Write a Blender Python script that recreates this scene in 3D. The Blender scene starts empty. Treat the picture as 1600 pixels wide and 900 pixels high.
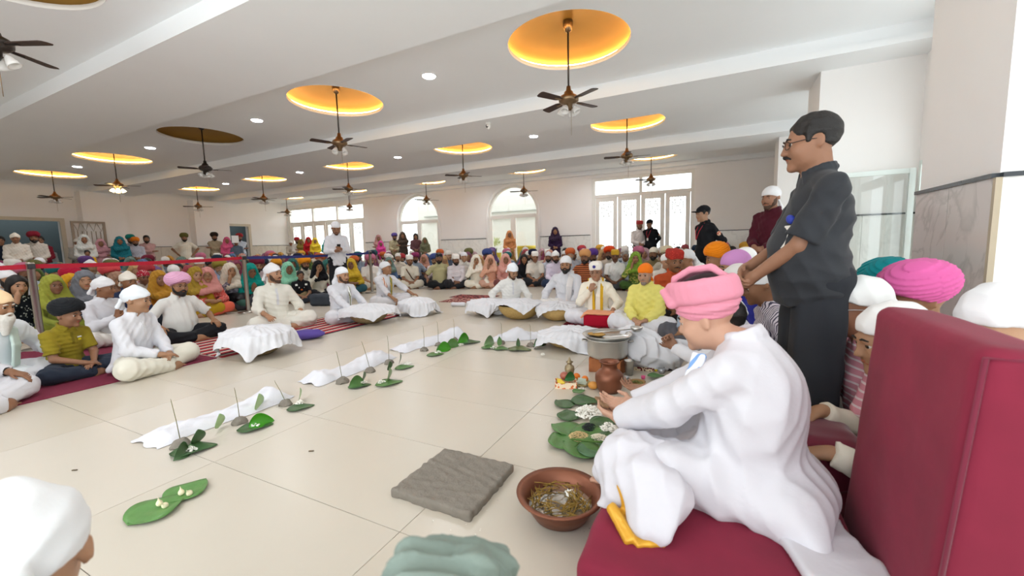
import bpy, bmesh, math, random
import numpy as np
from mathutils import Matrix, Vector

# ------------------------------------------------------------------ camera, sky, exposure
SC = bpy.context.scene
COL = SC.collection
CAM_H = 1.06
FPX = 633.0                                   # focal length in pixels of the 1600 x 900 frame
def _dir(u, v):
    d = np.array([(u-800)/FPX, -(v-450)/FPX, -1.0]); return d/np.linalg.norm(d)
_n = _dir(1115, 375); _w = _dir(-480, 415); _w = _w-_n*(_w@_n); _w /= np.linalg.norm(_w)
CR = np.array([-_w, _n, np.cross(-_w, _n)])    # camera axes -> world (x east, y north, z up)
cam_data = bpy.data.cameras.new('camera'); cam = bpy.data.objects.new('camera', cam_data); COL.objects.link(cam)
cam_data.sensor_width = 36.0; cam_data.lens = FPX/1600*36.0; cam_data.clip_start = 0.02; cam_data.clip_end = 300
_m = Matrix([list(r) for r in CR]).to_4x4(); _m.translation = (0, 0, CAM_H); cam.matrix_world = _m
cam_data.dof.use_dof = True; cam_data.dof.focus_distance = 3.2; cam_data.dof.aperture_fstop = 2.8
SC.camera = cam
world = bpy.data.worlds.new('sky'); SC.world = world; world.use_nodes = True
_bg = world.node_tree.nodes['Background']; _bg.inputs[0].default_value = (0.92, 0.97, 1.0, 1); _bg.inputs[1].default_value = 2.35
SC.view_settings.view_transform = 'Standard'; SC.view_settings.look = 'None'
SC.view_settings.gamma = 1.0; SC.view_settings.use_curve_mapping = False; SC.view_settings.exposure = 0.63
SC.cycles.max_bounces = 9; SC.cycles.diffuse_bounces = 7; SC.cycles.glossy_bounces = 3; SC.cycles.transmission_bounces = 4; SC.cycles.transparent_max_bounces = 10
SC.cycles.caustics_reflective = False; SC.cycles.caustics_refractive = False
DOWNLIGHT_W = 14.0
COVE_STRENGTH = 19.0

def ray(u, v): return CR@np.array([(u-800)/FPX, -(v-450)/FPX, -1.0])
def at_z(u, v, z=0.0):
    r = ray(u, v); t = (z-CAM_H)/r[2]; return np.array([r[0]*t, r[1]*t, z])
def at_y(u, v, y):
    r = ray(u, v); t = y/r[1]; return np.array([r[0]*t, y, CAM_H+r[2]*t])
def at_x(u, v, x):
    r = ray(u, v); t = x/r[0]; return np.array([x, r[1]*t, CAM_H+r[2]*t])
def proj(p):
    c = CR.T@(np.array(p, float)-np.array([0, 0, CAM_H])); return 800+FPX*c[0]/-c[2], 450-FPX*c[1]/-c[2], -c[2]

# ------------------------------------------------------------------ objects and tags
def tag(o, label=None, cat=None, group=None, kind=None):
    if label: o['label'] = label
    if cat: o['category'] = cat
    if group: o['group'] = group
    if kind: o['kind'] = kind
    return o
def empty(name, loc=(0, 0, 0), rz=0.0, label=None, cat=None, group=None, kind=None):
    o = bpy.data.objects.new(name, None); COL.objects.link(o); o.empty_display_size = 0.1
    o.location = loc; o.rotation_euler = (0, 0, rz); return tag(o, label, cat, group, kind)
def link(name, me, mats=None, parent=None, loc=None, rot=None, smooth=None, matrix=None):
    o = bpy.data.objects.new(name, me); COL.objects.link(o)
    if mats is not None:
        if not isinstance(mats, (list, tuple)): mats = [mats]
        while len(me.materials) < len(mats): me.materials.append(mats[len(me.materials)])
        for i, m in enumerate(mats):
            if me.materials[i] is not m:
                o.material_slots[i].link = 'OBJECT'; o.material_slots[i].material = m
    if parent is not None: o.parent = parent
    if matrix is not None: o.matrix_local = matrix
    if loc is not None: o.location = loc
    if rot is not None: o.rotation_euler = rot
    if smooth is not None: me.polygons.foreach_set('use_smooth', [smooth]*len(me.polygons))
    return o
def mesh_from(verts, faces, smooth=True, name='mesh', mat_idx=None):
    me = bpy.data.meshes.new(name); me.from_pydata([tuple(v) for v in verts], [], faces)
    if smooth: me.polygons.foreach_set('use_smooth', [True]*len(me.polygons))
    if mat_idx is not None: me.polygons.foreach_set('material_index', mat_idx)
    me.update(); return me

class MB:
    """collects simple shapes into one mesh"""
    def __init__(s): s.v = []; s.f = []; s.sm = []
    def add(s, vs, fs, smooth=False):
        n = len(s.v); s.v += [tuple(p) for p in vs]; s.f += [tuple(i+n for i in f) for f in fs]; s.sm += [smooth]*len(fs); return s
    def box(s, x0, x1, y0, y1, z0, z1):
        return s.add([(x0,y0,z0),(x1,y0,z0),(x1,y1,z0),(x0,y1,z0),(x0,y0,z1),(x1,y0,z1),(x1,y1,z1),(x0,y1,z1)],
                     [(0,3,2,1),(4,5,6,7),(0,1,5,4),(1,2,6,5),(2,3,7,6),(3,0,4,7)])
    def lathe(s, prof, n=32, c=(0,0,0), smooth=True, sx=1.0, sy=1.0):
        vs = []; fs = []; m = len(prof)
        for i in range(n):
            a = 2*math.pi*i/n
            for r, z in prof: vs.append((c[0]+r*math.cos(a)*sx, c[1]+r*math.sin(a)*sy, c[2]+z))
        for i in range(n):
            j = (i+1) % n
            for k in range(m-1):
                fs.append((i*m+k, j*m+k, j*m+k+1, i*m+k+1))
        return s.add(vs, fs, smooth)
    def tube(s, pts, r, n=8, smooth=True, cap=True):
        pts = [np.array(p, float) for p in pts]; rr = r if isinstance(r, (list, tuple)) else [r]*len(pts)
        vs = []; fs = []; prev = None
        for i, p in enumerate(pts):
            t = pts[min(i+1, len(pts)-1)]-pts[max(i-1, 0)]; t /= (np.linalg.norm(t)+1e-9)
            a = np.array([0, 0, 1.0]) if abs(t[2]) < .9 else np.array([1.0, 0, 0])
            if prev is not None: a = prev
            x = a-t*(a@t); x /= (np.linalg.norm(x)+1e-9); prev = x; y = np.cross(t, x)
            for k in range(n):
                an = 2*math.pi*k/n; vs.append(p+rr[i]*(math.cos(an)*x+math.sin(an)*y))
        for i in range(len(pts)-1):
            for k in range(n):
                l = (k+1) % n; fs.append((i*n+k, i*n+l, (i+1)*n+l, (i+1)*n+k))
        if cap: fs.append(tuple(range(n-1, -1, -1))); fs.append(tuple((len(pts)-1)*n+k for k in range(n)))
        return s.add(vs, fs, smooth)
    def prism(s, poly, z0, z1, smooth=False):
        n = len(poly); vs = [(x, y, z0) for x, y in poly]+[(x, y, z1) for x, y in poly]
        fs = [tuple(range(n-1, -1, -1)), tuple(range(n, 2*n))]+[(i, (i+1) % n, n+(i+1) % n, n+i) for i in range(n)]
        return s.add(vs, fs, smooth)
    def mesh(s, name='mesh', bevel=0.0, seg=2):
        me = bpy.data.meshes.new(name); me.from_pydata(s.v, [], s.f); me.polygons.foreach_set('use_smooth', s.sm); me.update()
        if bevel:
            bm = bmesh.new(); bm.from_mesh(me); bmesh.ops.remove_doubles(bm, verts=bm.verts, dist=1e-5)
            es = [e for e in bm.edges if len(e.link_faces) == 2 and e.calc_face_angle(0) > .6]
            bmesh.ops.bevel(bm, geom=es, offset=bevel, segments=seg, profile=.6, affect='EDGES')
            bm.to_mesh(me); bm.free(); me.update()
        return me
    def build(s, name, mat, parent=None, bevel=0.0, seg=2, **kw):
        return link(name, s.mesh(name, bevel, seg), mat, parent, **kw)

# ------------------------------------------------------------------ materials (all procedural)
MATS = {}
def srgb(c):
    if isinstance(c, str): c = [int(c[i:i+2], 16)/255 for i in (0, 2, 4)]
    return tuple((x/12.92 if x <= .04045 else ((x+.055)/1.055)**2.4) for x in c)
def mat(key, col, rough=.6, metal=0.0, var=.06, scale=8.0, bump=0.0, bscale=60.0, sheen=0.0, trans=0.0, alpha=1.0, ior=1.45, sss=0.0, emit=None, estr=0.0, coat=0.0, spec=.5):
    if key in MATS: return MATS[key]
    m = bpy.data.materials.new(key); MATS[key] = m; m.use_nodes = True
    nt = m.node_tree; N = nt.nodes; L = nt.links; b = N['Principled BSDF']
    c = srgb(col); b.inputs['Roughness'].default_value = rough; b.inputs['Metallic'].default_value = metal; b.inputs['IOR'].default_value = ior
    b.inputs['Specular IOR Level'].default_value = spec
    if trans: b.inputs['Transmission Weight'].default_value = trans
    if alpha < 1: b.inputs['Alpha'].default_value = alpha
    if sheen: b.inputs['Sheen Weight'].default_value = sheen; b.inputs['Sheen Roughness'].default_value = .4
    if coat: b.inputs['Coat Weight'].default_value = coat
    if sss: b.inputs['Subsurface Weight'].default_value = sss; b.inputs['Subsurface Radius'].default_value = (.012, .005, .003); b.inputs['Subsurface Scale'].default_value = .6
    if emit: b.inputs['Emission Color'].default_value = (*srgb(emit), 1); b.inputs['Emission Strength'].default_value = estr
    tc = N.new('ShaderNodeTexCoord')
    if var > 0:
        no = N.new('ShaderNodeTexNoise'); no.inputs['Scale'].default_value = scale; no.inputs['Detail'].default_value = 3
        L.new(tc.outputs['Object'], no.inputs['Vector'])
        mx = N.new('ShaderNodeMix'); mx.data_type = 'RGBA'
        mx.inputs[6].default_value = (*[max(0, x*(1-var)) for x in c], 1); mx.inputs[7].default_value = (*[min(1, x*(1+var)) for x in c], 1)
        L.new(no.outputs['Fac'], mx.inputs[0]); L.new(mx.outputs[2], b.inputs['Base Color'])
    else: b.inputs['Base Color'].default_value = (*c, 1)
    if bump:
        nb = N.new('ShaderNodeTexNoise'); nb.inputs['Scale'].default_value = bscale; nb.inputs['Detail'].default_value = 4
        L.new(tc.outputs['Object'], nb.inputs['Vector'])
        bp = N.new('ShaderNodeBump'); bp.inputs['Strength'].default_value = bump; bp.inputs['Distance'].default_value = .01
        L.new(nb.outputs['Fac'], bp.inputs['Height']); L.new(bp.outputs['Normal'], b.inputs['Normal'])
    return m
def cloth(col, rough=.85, var=.05):
    return mat('cloth_'+col, col, rough, var=var, scale=5, bump=.12, bscale=45, sheen=.08, spec=.2)
def patterned(key, c1, c2, kind, scale=20.0, thr=.5, rough=.85, axis=2, c3=None):
    """stripes / dots / blotches / checks in object space"""
    if key in MATS: return MATS[key]
    m = bpy.data.materials.new(key); MATS[key] = m; m.use_nodes = True
    nt = m.node_tree; N = nt.nodes; L = nt.links; b = N['Principled BSDF']; b.inputs['Roughness'].default_value = rough; b.inputs['Specular IOR Level'].default_value = .2
    tc = N.new('ShaderNodeTexCoord'); rp = N.new('ShaderNodeValToRGB'); rp.color_ramp.interpolation = 'CONSTANT' if kind != 'blotch' else 'LINEAR'
    e = rp.color_ramp.elements; e[0].color = (*srgb(c1), 1); e[1].color = (*srgb(c2), 1); e[1].position = thr
    if c3:
        e2 = e.new(min(.98, thr+.22)); e2.color = (*srgb(c3), 1)
    if kind == 'stripe':
        sx = N.new('ShaderNodeSeparateXYZ'); L.new(tc.outputs['Object'], sx.inputs[0])
        ma = N.new('ShaderNodeMath'); ma.operation = 'MULTIPLY'; ma.inputs[1].default_value = scale; L.new(sx.outputs[axis], ma.inputs[0])
        fr = N.new('ShaderNodeMath'); fr.operation = 'FRACT'; L.new(ma.outputs[0], fr.inputs[0]); L.new(fr.outputs[0], rp.inputs[0])
    elif kind == 'dots':
        vo = N.new('ShaderNodeTexVoronoi'); vo.inputs['Scale'].default_value = scale; L.new(tc.outputs['Object'], vo.inputs['Vector']); L.new(vo.outputs['Distance'], rp.inputs[0])
    else:
        no = N.new('ShaderNodeTexNoise'); no.inputs['Scale'].default_value = scale; no.inputs['Detail'].default_value = 2; L.new(tc.outputs['Object'], no.inputs['Vector']); L.new(no.outputs['Fac'], rp.inputs[0])
        e[0].position = thr-.06
    L.new(rp.outputs[0], b.inputs['Base Color']); return m
# ------------------------------------------------------------------ distance-field modelling: smooth joined bodies and cloth
def rc(a, b, ra, rb=None, k=.02, cap=None):
    return dict(t='rc', a=np.array(a, float), b=np.array(b, float), ra=ra, rb=ra if rb is None else rb, k=k, cap=cap, op=1)
def el(c, r, M=None, k=.03):
    return dict(t='el', c=np.array(c, float), r=np.array(r, float), M=np.eye(3) if M is None else np.array(M, float), k=k, op=1)
def bx(c, hf, rd, M=None, k=.01):
    return dict(t='bx', c=np.array(c, float), r=np.array(hf, float), rd=rd, M=np.eye(3) if M is None else np.array(M, float), k=k, op=1)
def sub(p, k=.006): p = dict(p); p['op'] = -1; p['k'] = k; return p
def pl(c, n):
    n = np.array(n, float); return dict(t='pl', c=np.array(c, float), n=n/np.linalg.norm(n), op=-1, k=0)      # removes the side n points to
def tp(p, M):
    """move a shape by a 4x4 (rotation + uniform scale)"""
    p = dict(p); R = M[:3, :3]; s = np.linalg.norm(R[:, 0]); T = M[:3, 3]
    if p['t'] == 'pl': p['c'] = R@p['c']+T; p['n'] = (R/s)@p['n']
    elif p['t'] == 'rc': p['a'] = R@p['a']+T; p['b'] = R@p['b']+T; p['ra'] *= s; p['rb'] *= s
    else:
        p['c'] = R@p['c']+T; p['r'] = p['r']*s; p['M'] = (R/s)@p['M']
        if 'rd' in p: p['rd'] *= s
    return p
def grow(p, d):
    p = dict(p)
    if p['t'] == 'rc': p['ra'] += d; p['rb'] += d
    else: p['r'] = p['r']+d
    return p
def _bb(p):
    if p['t'] == 'rc':
        r = max(p['ra'], p['rb']); return np.minimum(p['a'], p['b'])-r, np.maximum(p['a'], p['b'])+r
    e = np.abs(p['M'])@(p['r']+(p.get('rd', 0))); return p['c']-e, p['c']+e
def _dist(p, X, Y, Z):
    if p['t'] == 'rc':
        a, b = p['a'], p['b']; ba = b-a; l2 = max(ba@ba, 1e-12)
        px, py, pz = X-a[0], Y-a[1], Z-a[2]
        t0 = (px*ba[0]+py*ba[1]+pz*ba[2])/l2; t = np.clip(t0, 0, 1)
        d = np.sqrt((px-t*ba[0])**2+(py-t*ba[1])**2+(pz-t*ba[2])**2)-(p['ra']+(p['rb']-p['ra'])*t)
        if p['cap']:
            l = math.sqrt(l2)
            if 'b' in p['cap']: d = np.maximum(d, (t0-1)*l)
            if 'a' in p['cap']: d = np.maximum(d, -t0*l)
        return d
    c, r, M = p['c'], p['r'], p['M']; px, py, pz = X-c[0], Y-c[1], Z-c[2]
    qx = px*M[0, 0]+py*M[1, 0]+pz*M[2, 0]; qy = px*M[0, 1]+py*M[1, 1]+pz*M[2, 1]; qz = px*M[0, 2]+py*M[1, 2]+pz*M[2, 2]
    if p['t'] == 'el':
        k0 = np.sqrt((qx/r[0])**2+(qy/r[1])**2+(qz/r[2])**2); k1 = np.sqrt((qx/r[0]**2)**2+(qy/r[1]**2)**2+(qz/r[2]**2)**2)+1e-9
        return k0*(k0-1)/k1
    ax, ay, az = np.abs(qx)-r[0]+p['rd'], np.abs(qy)-r[1]+p['rd'], np.abs(qz)-r[2]+p['rd']
    return np.sqrt(np.maximum(ax, 0)**2+np.maximum(ay, 0)**2+np.maximum(az, 0)**2)+np.minimum(np.maximum(np.maximum(ax, ay), az), 0)-p['rd']
def surfnet(F, org, h):
    nx, ny, nz = F.shape; S = F < 0
    c = np.zeros((nx-1, ny-1, nz-1), np.int8)
    for i in (0, 1):
        for j in (0, 1):
            for k in (0, 1): c += S[i:nx-1+i, j:ny-1+j, k:nz-1+k]
    I, J, K = np.nonzero((c > 0) & (c < 8)); n = len(I)
    if n == 0: return np.zeros((0, 3)), np.zeros((0, 4), int)
    cv = {}
    for i in (0, 1):
        for j in (0, 1):
            for k in (0, 1): cv[i, j, k] = F[I+i, J+j, K+k].astype(np.float64)
    acc = np.zeros((n, 3)); cnt = np.zeros(n)
    for a in cv:
        for ax in range(3):
            if a[ax] == 0:
                b = list(a); b[ax] = 1; b = tuple(b); va, vb = cv[a], cv[b]; m = (va < 0) != (vb < 0)
                t = np.where(m, va/np.where(np.abs(va-vb) < 1e-12, 1, va-vb), 0)
                for q in range(3): acc[:, q] += np.where(m, a[q]+(t if q == ax else 0), 0)
                cnt += m
    P = (np.stack([I, J, K], 1)+acc/cnt[:, None])*h+org
    idx = np.full(c.shape, -1, np.int32); idx[I, J, K] = np.arange(n); Q = []
    m = S[:-1, 1:-1, 1:-1] != S[1:, 1:-1, 1:-1]; i, j, k = np.nonzero(m); s = S[:-1, 1:-1, 1:-1][i, j, k]
    q = np.stack([idx[i, j, k], idx[i, j+1, k], idx[i, j+1, k+1], idx[i, j, k+1]], 1); Q.append(np.where(s[:, None], q, q[:, ::-1]))
    m = S[1:-1, :-1, 1:-1] != S[1:-1, 1:, 1:-1]; i, j, k = np.nonzero(m); s = S[1:-1, :-1, 1:-1][i, j, k]
    q = np.stack([idx[i, j, k], idx[i, j, k+1], idx[i+1, j, k+1], idx[i+1, j, k]], 1); Q.append(np.where(s[:, None], q, q[:, ::-1]))
    m = S[1:-1, 1:-1, :-1] != S[1:-1, 1:-1, 1:]; i, j, k = np.nonzero(m); s = S[1:-1, 1:-1, :-1][i, j, k]
    q = np.stack([idx[i, j, k], idx[i+1, j, k], idx[i+1, j+1, k], idx[i, j+1, k]], 1); Q.append(np.where(s[:, None], q, q[:, ::-1]))
    return P, np.concatenate(Q)
def sdf_mesh(prims, h, disp=None, name='mesh'):
    lo = np.full(3, 9e9); hi = -lo
    for p in prims:
        if p['op'] > 0: a, b = _bb(p); lo = np.minimum(lo, a); hi = np.maximum(hi, b)
    pad = 3*h+.012; lo = lo-pad; hi = hi+pad; n = np.ceil((hi-lo)/h).astype(int)+1
    ax = [(lo[i]+h*np.arange(n[i])).astype(np.float32) for i in range(3)]
    F = np.full(tuple(n), .25, np.float32)
    for p in prims:
        if p['t'] == 'pl':
            c, nn = p['c'], p['n']
            F = np.maximum(F, (((ax[0]-c[0])*nn[0])[:, None, None]+((ax[1]-c[1])*nn[1])[None, :, None]+((ax[2]-c[2])*nn[2])[None, None, :]).astype(np.float32)); continue
        a, b = _bb(p); m = p['k']+2*h+.015
        i0 = np.clip(((a-m-lo)/h).astype(int), 0, n-1); i1 = np.clip(((b+m-lo)/h).astype(int)+2, 1, n)
        if (i1 <= i0).any(): continue
        sl = tuple(slice(i0[q], i1[q]) for q in range(3))
        d = _dist(p, ax[0][sl[0]][:, None, None], ax[1][sl[1]][None, :, None], ax[2][sl[2]][None, None, :]); f = F[sl]; k = p['k']
        if p['op'] > 0:
            w = np.maximum(k-np.abs(f-d), 0); F[sl] = np.minimum(f, d)-w*w/(4*k+1e-9)
        else:
            w = np.maximum(k-np.abs(f+d), 0); F[sl] = np.maximum(f, -d)+w*w/(4*k+1e-9)
    if disp is not None:
        I, J, K = np.nonzero(np.abs(F) < .03+h); F[I, J, K] += disp(ax[0][I], ax[1][J], ax[2][K]).astype(np.float32)
    P, Q = surfnet(F, lo, h)
    me = bpy.data.meshes.new(name); me.vertices.add(len(P)); me.vertices.foreach_set('co', P.astype(np.float32).ravel())
    me.loops.add(len(Q)*4); me.loops.foreach_set('vertex_index', Q.astype(np.int32).ravel())
    me.polygons.add(len(Q)); me.polygons.foreach_set('loop_start', np.arange(0, len(Q)*4, 4, dtype=np.int32)); me.polygons.foreach_set('loop_total', np.full(len(Q), 4, np.int32))
    me.polygons.foreach_set('use_smooth', np.ones(len(Q), bool)); me.update(calc_edges=True); return me
def folds(amp=.006, freq=30.0, seed=0, dirs=None):
    """cloth creases: ridged waves running along a few warped directions"""
    rg = np.random.RandomState(seed); D = [rg.normal(size=3) for _ in range(3)] if dirs is None else [np.array(d, float) for d in dirs]
    D = [d/np.linalg.norm(d) for d in D]; W = [rg.normal(size=3)*9 for _ in D]; ph = rg.uniform(0, 6, len(D)*2)
    def f(x, y, z):
        o = 0
        for i, d in enumerate(D):
            q = (d[0]*x+d[1]*y+d[2]*z)*freq*(1+.35*i)+1.6*np.sin(W[i][0]*x+W[i][1]*y+W[i][2]*z+ph[2*i])+ph[2*i+1]
            m = .5+.5*np.sin(W[i][1]*.7*x-W[i][2]*.6*y+W[i][0]*.8*z+ph[2*i])
            sn = np.sin(q*.5); o = o+amp*m*(np.sqrt(sn*sn+.012)-.92)
        return o/len(D)*1.8
    return f
# ------------------------------------------------------------------ people
def V(*a): return np.array(a, float)
def unit(v): v = np.array(v, float); return v/(np.linalg.norm(v)+1e-12)
def rotx(a): c, s = math.cos(a), math.sin(a); return np.array([[1, 0, 0], [0, c, -s], [0, s, c]])
def roty(a): c, s = math.cos(a), math.sin(a); return np.array([[c, 0, s], [0, 1, 0], [-s, 0, c]])
def rotz(a): c, s = math.cos(a), math.sin(a); return np.array([[c, -s, 0], [s, c, 0], [0, 0, 1]])
def ik(s, t, l1, l2, pole):
    d = t-s; L = np.linalg.norm(d)
    if L > (l1+l2)*.995: t = s+d/L*(l1+l2)*.995; d = t-s; L = np.linalg.norm(d)
    a = (l1*l1-l2*l2+L*L)/(2*L); hh = math.sqrt(max(l1*l1-a*a, 0)); u = d/L; p = unit(pole-u*(pole@u)); return s+u*a+p*hh, t
def hand(w, d, n, side, curl=.35, spread=.0, sc=1.0, thumb=.5, cups=0.0):
    """wrist w, finger direction d, palm normal n (the way the palm looks); side is the thumb side (+1/-1 about d x n)"""
    d = unit(d); n = unit(n-d*(n@d)); s = np.cross(d, n)*side; o = []
    M = np.stack([n, s, d], 1)
    o.append(bx(w+d*.048*sc, (.0135*sc, .039*sc, .05*sc), .012*sc, M, k=.012))
    o.append(rc(w-d*.012, w+d*.02*sc, .024*sc, .026*sc, k=.015))
    Ls = [.072, .08, .074, .058]
    for i in range(4):
        b = w+d*(.092-.004*abs(i-1.3))*sc+s*(.029-.0195*i)*sc; dd = unit(d+s*(1.5-i)*spread); L = Ls[i]*sc; p = b; c = curl*(1+.12*i)
        for j, fr in enumerate((.44, .31, .25)):
            ang = c*(j+1)*.75; dv = dd*math.cos(ang)+n*math.sin(ang); q = p+dv*L*fr
            o.append(rc(p, q, (.0092-.0008*j)*sc, (.0086-.0009*j)*sc, k=.004)); p = q
    b = w+d*.022*sc+s*.03*sc; d1 = unit(s*.75+d*.75+n*.35*thumb); m = b+d1*.042*sc; d2 = unit(d*.9+s*.15+n*.5*thumb); e = m+d2*.035*sc
    o.append(rc(b-d1*.01, m, .0135*sc, .0105*sc, k=.012)); o.append(rc(m, e, .0105*sc, .0085*sc, k=.004))
    return o
def foot(a, toe, up, sc=1.0, toes=True):
    d = unit(toe-a); up = unit(up-d*(up@d)); s = np.cross(d, up); o = []
    heel = a-d*.045*sc-up*.035*sc; ball = a+d*.115*sc-up*.045*sc
    o.append(rc(heel, a+d*.04*sc-up*.02*sc, .033*sc, .036*sc, k=.03)); o.append(rc(a+d*.02*sc-up*.015*sc, ball, .037*sc, .024*sc, k=.03))
    o.append(rc(ball-s*.022*sc, ball+s*.022*sc, .021*sc, .02*sc, k=.02))
    if toes:
        for i in range(5):
            b = ball+s*(.03-.0155*i)*sc; o.append(rc(b, b+d*(.052-.007*i)*sc, (.0125-.0012*i)*sc, (.0105-.0012*i)*sc, k=.006))
    return o
def head_prims(fat=0.0):
    f = fat*.012
    return [el((0, .018, .036), (.077, .096, .084), k=.01), el((0, -.018, -.028), (.064+f, .074, .086), k=.03), el((0, -.032, -.074), (.05+f, .052, .042), k=.025),
            el((.036+f*.5, -.058, -.034), (.03, .032, .034), k=.02), el((-.036-f*.5, -.058, -.034), (.03, .032, .034), k=.02),
            rc((-.032, -.082, .021), (.032, -.082, .021), .0115, k=.014),
            sub(el((.031, -.097, .003), (.015, .013, .010)), k=.012), sub(el((-.031, -.097, .003), (.015, .013, .010)), k=.012),
            el((.031, -.0825, .0105), (.0172, .0125, .0062), k=.003), el((-.031, -.0825, .0105), (.0172, .0125, .0062), k=.003), el((.031, -.082, -.0085), (.016, .011, .005), k=.004), el((-.031, -.082, -.0085), (.016, .011, .005), k=.004),
            rc((0, -.088, .012), (0, -.107, -.032), .0075, .0115, k=.012), rc((-.011, -.098, -.034), (.011, -.098, -.034), .0085, k=.008),
            rc((-.02, -.086, -.0575), (.02, -.086, -.0575), .007, k=.008), rc((-.016, -.086, -.068), (.016, -.086, -.068), .0075, k=.006), el((0, -.078, -.1), (.024, .02, .02), k=.02),
            el((.079, .014, -.008), (.0095, .019, .031), rotz(-.35), k=.008), el((-.079, .014, -.008), (.0095, .019, .031), rotz(.35), k=.008)]

def joints(P):
    J = {}; sit = P.get('kind', 'sit') == 'sit'; L = P.get('lean', .06)
    pel = V(0, .03, .115) if sit else V(0, 0, .93)
    u = lambda a: V(math.sin(P.get('side', 0.0)), -math.sin(a), math.cos(a))
    J['pel'] = pel; J['belly'] = pel+u(L*.5)*.14; J['chest'] = pel+u(L)*.305; nb = pel+u(L*1.08)*.478; J['nb'] = nb; J['u'] = u(L*1.15)
    J['Rt'] = rotz(P.get('twist', 0.0))@rotx(L)
    sh = P.get('shoulder', .172); hd = P.get('head', (0, 0, 0)); sf = P.get('shfwd', .0)
    J['hc'] = nb+u(L*1.1+.12+hd[1]*.35)*P.get('neck', .166)+V(0, -.012-.03*max(hd[1], 0), 0)
    if 'hoff' in P: J['hc'] = nb+np.array(P['hoff'], float)
    J['HM'] = np.eye(4); J['HM'][:3, :3] = rotz(hd[0])@rotx(hd[1])@roty(hd[2])*P.get('hs', 1.06); J['HM'][:3, 3] = J['hc']
    for sgn, k, hk in ((1, 'L', 'lh'), (-1, 'R', 'rh')):
        s = nb+J['Rt']@V(sgn*sh, -sf, -.072); J['s'+k] = s
        t, d, n, cu = P[hk][:4]; pole = V(sgn*.7, .5, -.6) if len(P[hk]) < 5 else np.array(P[hk][4], float)
        e, t = ik(s, np.array(t, float), .275, .25, pole); J['e'+k] = e; J['w'+k] = t; J['hd'+k] = (np.array(d, float), np.array(n, float), cu)
        if sit:
            kn = V(sgn*.335, -.265, .115); an = V(-sgn*.075, -.35+.06*(sgn > 0), .055); to = an+V(-sgn*.15, .05, -.01); hp = V(sgn*.09, .0, .105)
        else:
            kn = V(sgn*.10, -.015, .49); an = V(sgn*.105, .01, .085); to = an+V(sgn*.03, -.15, -.03); hp = V(sgn*.085, 0, .9)
        lg = P.get('legs', {}).get(k)
        if lg: kn, an, to = [np.array(q, float) for q in lg]
        J['h'+k], J['k'+k], J['a'+k], J['t'+k] = hp, kn, an, to
    return J
def body_prims(P, J, detail=True):
    f = P.get('fat', 0.0); o = []; R = rotx(P.get('lean', .06)); sit = P.get('kind', 'sit') == 'sit'
    o += [el(J['pel'], (.15, .11, .11), k=.03), el(J['belly']+V(0, -.03*f, 0), (.135+.03*f, .10+.03*f, .14), R, k=.06), el(J['chest'], (.155, .10, .165), R, k=.06)]
    for k in 'LR': o.append(rc(J['nb']-J['u']*.01, J['s'+k], .05, .046, k=.05))
    H = J['HM']; o.append(rc(J['nb']-J['u']*.03, (H@np.array([0, .02, -.06, 1]))[:3], .058+.008*f, .05+.008*f, k=.03))
    o += [tp(p, H) for p in head_prims(f)]
    for k, sg in (('L', 1), ('R', -1)):
        o += [rc(J['s'+k], J['e'+k], .049, .04, k=.03), rc(J['e'+k], J['w'+k], .041, .026, k=.015)]
        d, n, cu = J['hd'+k]; th = np.cross(unit(d), unit(n-unit(d)*(n@unit(d))))
        side = P.get('thumb'+k, None)
        if side is None: side = 1 if (th@V(-sg, -.35, .6)) > 0 else -1
        if detail: o += hand(J['w'+k], d, n, side, cu, P.get('spread', 0.0))
        else: o += [rc(J['w'+k], J['w'+k]+unit(d)*.10, .03, .03, k=.02), rc(J['w'+k]+unit(d)*.08, J['w'+k]+unit(d)*.15+unit(n)*.02, .026, .014, k=.02)]
        o += [rc(J['h'+k], J['k'+k], .078, .055, k=.04), rc(J['k'+k], J['a'+k], .052, .036, k=.02)]
        o += foot(J['a'+k], J['t'+k], V(0, 0, 1) if sit else V(0, 0, 1), toes=detail)
    return o
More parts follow.
